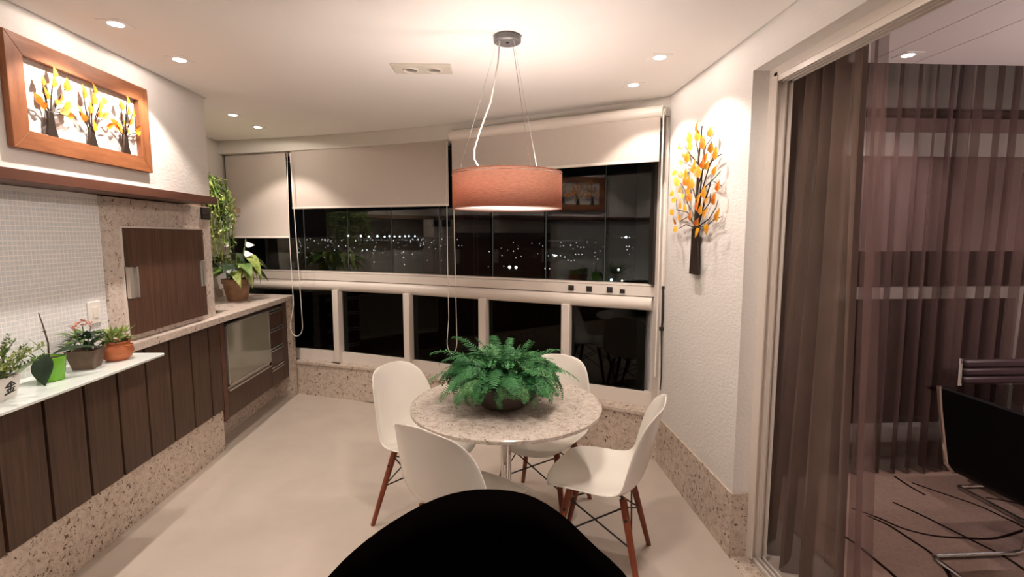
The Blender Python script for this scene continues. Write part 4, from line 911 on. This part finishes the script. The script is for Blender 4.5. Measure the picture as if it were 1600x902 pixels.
for k in range(5): a = 2 * PI * k / 5; pet.add([(0, 0, 0), (0.007 * math.cos(a - 0.4), 0.007 * math.sin(a - 0.4), 0.003), (0.012 * math.cos(a), 0.012 * math.sin(a), 0.004), (0.007 * math.cos(a + 0.4), 0.007 * math.sin(a + 0.4), 0.003)], [(0, 1, 2, 3)])
pm_ = pet.mesh('flower', M['orange_petal'])
for hx, hy, hz in heads:
    for k in range(7): inst(pm_, 'flower', p3, (hx + r.uniform(-0.018, 0.018), hy + r.uniform(-0.018, 0.018), hz + r.uniform(-0.01, 0.014)), (r.uniform(-0.9, 0.9), r.uniform(-0.9, 0.9), r.uniform(0, 3)))
# 4 - succulent in a round terracotta pot
p4 = thing('potted_succulent', 'yellow green succulent in a round terracotta pot at the right end of the glass shelf', 'plant', (-1.772, 2.446, SZ))
MB().lathe([(0, 0), (0.045, 0), (0.066, 0.018), (0.079, 0.048), (0.074, 0.076), (0.060, 0.090), (0.066, 0.100), (0.064, 0.104), (0.056, 0.098), (0.054, 0.088), (0, 0.086)], (0, 0, 0), 36).build('pot', M['terracotta'], p4)
MB().tube([(0.030 * math.cos(a) + 0.052, 0.0 + 0.030 * math.sin(a), 0.085 - 0.004 * math.cos(a)) for a in [PI * k / 8 - PI / 2 for k in range(9)]], 0.004, 6).build('pot_ring', M['terracotta'], p4)
MB().ball((0, 0, 0.088), 0.054, 12, 6, (1, 1, 0.25)).build('soil', M['soil'], p4)
SL = [leaf_mb(0.055, 0.022, -0.2, 0.5, 6).mesh('leaf', M['leaf_lime']), leaf_mb(0.065, 0.020, -0.1, 0.5, 6).mesh('leaf', M['leaf_lime']), leaf_mb(0.045, 0.02, 0.3, 0.5, 6).mesh('leaf', M['leaf_mid'])]
rnd_leaves(p4, SL, 60, (0, -0.005, 0.095), 0.050, (-1.2, 0.3), (0.8, 1.25), 12, 'leaf', 0.05)
for p_ in (p1, p2, p3, p4): p_.scale = (0.875, 0.875, 0.875)
# 5 - white flowering plant on the counter
p5 = thing('potted_plant', 'anthurium with white flowers and big leaves in a tan pot on the granite counter', 'plant', (-2.185, 4.485, 0.985))
MB().lathe([(0, 0), (0.078, 0), (0.083, 0.006), (0.108, 0.150), (0.119, 0.152), (0.122, 0.190), (0.114, 0.191), (0.108, 0.165), (0, 0.162)], (0, 0, 0), 40).build('pot', M['tan_pot'], p5)
MB().ball((0, 0, 0.165), 0.105, 14, 6, (1, 1, 0.2)).build('soil', M['soil'], p5)
r = random.Random(21); AL = [leaf_mb(0.20, 0.13, 0.45, 0.15, 8, base=0.45).mesh('leaf', M['leaf_mid']), leaf_mb(0.18, 0.11, 0.7, 0.2, 8, base=0.45).mesh('leaf', M['leaf_lime']), leaf_mb(0.17, 0.13, 0.35, 0.1, 8, base=0.45).mesh('leaf', M['leaf_dark'])]
stm = MB()
for i in range(26):
    az = 2 * PI * i * 0.38196; rr = r.uniform(0.05, 0.17); h = r.uniform(0.27, 0.44) - rr * 0.25
    b = (rr * math.cos(az), rr * math.sin(az), h); stm.tube([(0.03 * math.cos(az), 0.03 * math.sin(az), 0.16), (b[0] * 0.6, b[1] * 0.6, 0.16 + (h - 0.16) * 0.75), b], 0.004, 5)
    inst(AL[i % 3] if r.random() > 0.3 else AL[1], 'leaf', p5, b, (r.uniform(-0.4, 0.4), r.uniform(-0.2, 0.7), az), (0.9, 0.9, 0.9))
# long drooping leaves to the right
for az, h, tl in ((-0.3, 0.40, 0.55), (0.15, 0.36, 0.8), (-0.7, 0.33, 0.6)):
    b = (0.13 * math.cos(az), 0.13 * math.sin(az), h); stm.tube([(0.03, 0, 0.16), (0.07, 0, h * 0.85), b], 0.004, 5); inst(AL[1], 'leaf', p5, b, (0.2, tl, az), (1.15, 1.0, 1))
for (x, y, z, az) in ((-0.02, -0.05, 0.475, 2.6), (0.09, 0.0, 0.485, 0.2), (0.11, -0.08, 0.41, 0.0)):
    stm.tube([(x * 0.3, y * 0.3, 0.16), (x * 0.8, y * 0.8, z * 0.8), (x, y, z)], 0.003, 5)
    f_ = leaf_mb(0.075, 0.062, 0.1, 0.25, 6, base=0.45).build('spathe', M['white_petal'], p5); N_ = Vector((0.40, -0.72, 0.56)).normalized(); X_ = Vector((math.cos(az), math.sin(az) * 0.3, 0.35)); X_ = (X_ - N_ * X_.dot(N_)).normalized()
    f_.matrix_local = Matrix.Translation((x, y, z)) @ Matrix((X_, N_.cross(X_), N_)).transposed().to_4x4()
    s2 = MB().tube([(x, y, z), (x + 0.006, y, z + 0.03), (x + 0.008, y, z + 0.058)], [0.005, 0.0055, 0.003], 7).build('spadix', M['leaf_pale'], p5)
stm.build('stems', M['green_stem'], p5)
# 6 - trailing plant on the wall shelf
p6 = thing('trailing_plant', 'green trailing plant hanging over the front of the wooden wall shelf', 'plant', (-2.345, 4.28, 1.803))
MB().lathe([(0, 0), (0.055, 0), (0.075, 0.11), (0.080, 0.112), (0.080, 0.130), (0.074, 0.130), (0.070, 0.115), (0, 0.112)], (0, 0, 0), 28).build('pot', M['ivory_pot'], p6)
MB().ball((0, 0, 0.115), 0.068, 12, 6, (1, 1, 0.3)).build('soil', M['soil'], p6)
def vine(pts, sd, m):
    r = random.Random(sd); mb = MB(); mb.tube(pts, 0.0025, 4)
    P_ = [Vector(p) for p in pts]
    for i in range(len(P_) - 1):
        for k in range(8):
            c = P_[i].lerp(P_[i + 1], k / 8); d = Vector((r.uniform(-1, 1), r.uniform(-1, 1), r.uniform(-1.0, 0.4))).normalized(); b = d.cross(Vector((0.3, 0.2, 1))).normalized(); w = r.uniform(0.036, 0.056)
            mb.add([c, c + d * w * 0.5 + b * w * 0.2, c + d * w, c + d * w * 0.5 - b * w * 0.2], [(0, 1, 2, 3)])
    return mb
r = random.Random(4)
for i in range(44):
    y = -0.16 + 0.36 * (i % 17) / 16 + r.uniform(-0.015, 0.015); x1 = 0.125 + r.uniform(0, 0.06); ln_ = r.uniform(0.12, 0.36) if i % 5 else r.uniform(0.36, 0.48)
    if i > 36: ln_ = r.uniform(0.0, 0.1)
    top = r.uniform(0.15, 0.27)
    vine([(0.0, 0.02 * r.uniform(-1, 1), 0.115), (0.05, y * 0.5, top), (x1 * 0.75, y * 0.85, top - 0.03), (x1, y, 0.06), (x1 + 0.01, y + r.uniform(-0.02, 0.02), -ln_ * 0.5), (x1 + r.uniform(-0.01, 0.02), y + r.uniform(-0.03, 0.03), -ln_)], i, None).build('vine', M['leaf_lime'] if i % 3 else M['leaf_mid'], p6)

# ------------------------------------------------------------------ the night outside
gz = -20.0
gd = struct(MB().box(-6000, 6000, 30, 9000, gz - 2, gz).build('ground', M['ground'], smooth=False))
def at_px(px, py):      # bearing and depression of a far light as seen from the balcony
    a = math.atan2(px - 757, 775.0); dist = 21.2 * 775 / max(py - 369.0, 2.2) ; return (dist * math.tan(a), dist, gz)
r = random.Random(2); far = MB()
def blob(px, py, s_, mb):
    x, y, z = at_px(px, py); q = s_ * y / 775; mb.ball((x, y, z + q), q, 6, 4); return (x, y, z, q)
for k in range(120):
    px = r.uniform(470, 700) if k < 90 else r.uniform(760, 1000); py = 372 + abs(r.gauss(0, 1)) * 16 + (6 if k >= 90 else 0)
    blob(px, min(py, 440), r.uniform(0.25, 0.75), far)
for px, py, q in ((715, 375, .7), (717, 384, .6), (722, 384, .5), (802, 393, .8), (809, 389, .6), (848, 385, .6), (853, 394, .9), (852, 420, 1.1), (859, 420, .8), (864, 399, 1.2), (870, 400, 1.1), (876, 400, .8), (883, 402, .9), (888, 407, .9), (893, 408, .8), (898, 407, .7), (892, 384, .9), (901, 380, .7), (908, 387, .8), (913, 387, .7), (900, 398, .8), (905, 398, .8), (910, 398, .8), (973, 372, .8), (977, 372, .9), (985, 372, .9), (981, 386, .9), (985, 386, .9), (982, 391, .9), (986, 398, .6), (843, 381, .5), (514, 376, 1.2), (539, 376, .6), (560, 377, .8), (534, 385, .8), (570, 391, .8), (577, 391, .8), (587, 391, .8), (655, 375.5, .9), (660, 375.5, .7), (663, 382, .6), (632, 394, .8), (632, 402, .8), (633, 413, .8)):
    blob(px, py, q, far)
for k in range(22): blob(857 + 2.5 * k, 376.5, 0.22, far); blob(560 + 4.4 * k, 375.2, 0.4, far)
o = far.build('city_lights', M['lamp_dim'], smooth=False); tag(o, 'scattered small lights of the city at night beyond the glass', 'city lights', kind='stuff')
fl = [(549, 371.4), (568, 371.8), (580, 372), (593, 372), (604, 372), (611, 371.2), (619, 371.8), (627, 371.8), (635, 371.3), (641, 371), (650, 371.2)]
base = None
ORD = 'first second third fourth fifth sixth seventh eighth ninth tenth eleventh'.split()
for k, (px, py) in enumerate(fl):
    t = thing('floodlight', ORD[k] + ' floodlight from the left in the bright row far beyond the window', 'lamp', (0, 0, 0), 0, 'floodlights in the far bright row')
    x, y, z = at_px(px, py); s_ = y / 775 * (1.5 if k in (0, 1, 3) else 1.1); t.location = (x, y, z)
    MB().tube([(0, 0, 0), (0, 0, s_ * 1.2)], s_ * 0.08, 6).build('mast', M['gray_metal'], t); MB().ball((0, 0, s_ * 1.9), s_, 8, 5).build('lamp_head', M['lamp_white'], t)
for lab, px, py, m, sz in (('left one of two bright street lamps low in the window', 796, 421, 'lamp_warm', 2.4), ('right one of two bright street lamps low in the window', 806, 421, 'lamp_warm', 2.2), ('bluish lamp low in the right window pane', 958, 441, 'lamp_blue', 2.2), ('white lamp above the bluish one in the right window pane', 969, 424, 'lamp_white', 1.6), ('white lamp right of the bluish one, low in the right pane', 975, 441, 'lamp_warm', 1.4), ('white light cluster in the middle of the dark skyline', 867, 402, 'lamp_white', 1.6), ('small bright light high in the right window pane', 980, 373.5, 'lamp_white', 1.6)):
    t = thing('street_lamp', lab, 'lamp'); x, y, z = at_px(px, py); s_ = y / 775 * sz; t.location = (x, y, z)
    MB().tube([(0, 0, 0), (0, 0, s_ * 1.2)], s_ * 0.08, 6).build('mast', M['gray_metal'], t); MB().ball((0, 0, s_ * 1.8), s_, 8, 5).build('lamp_head', M[m], t)
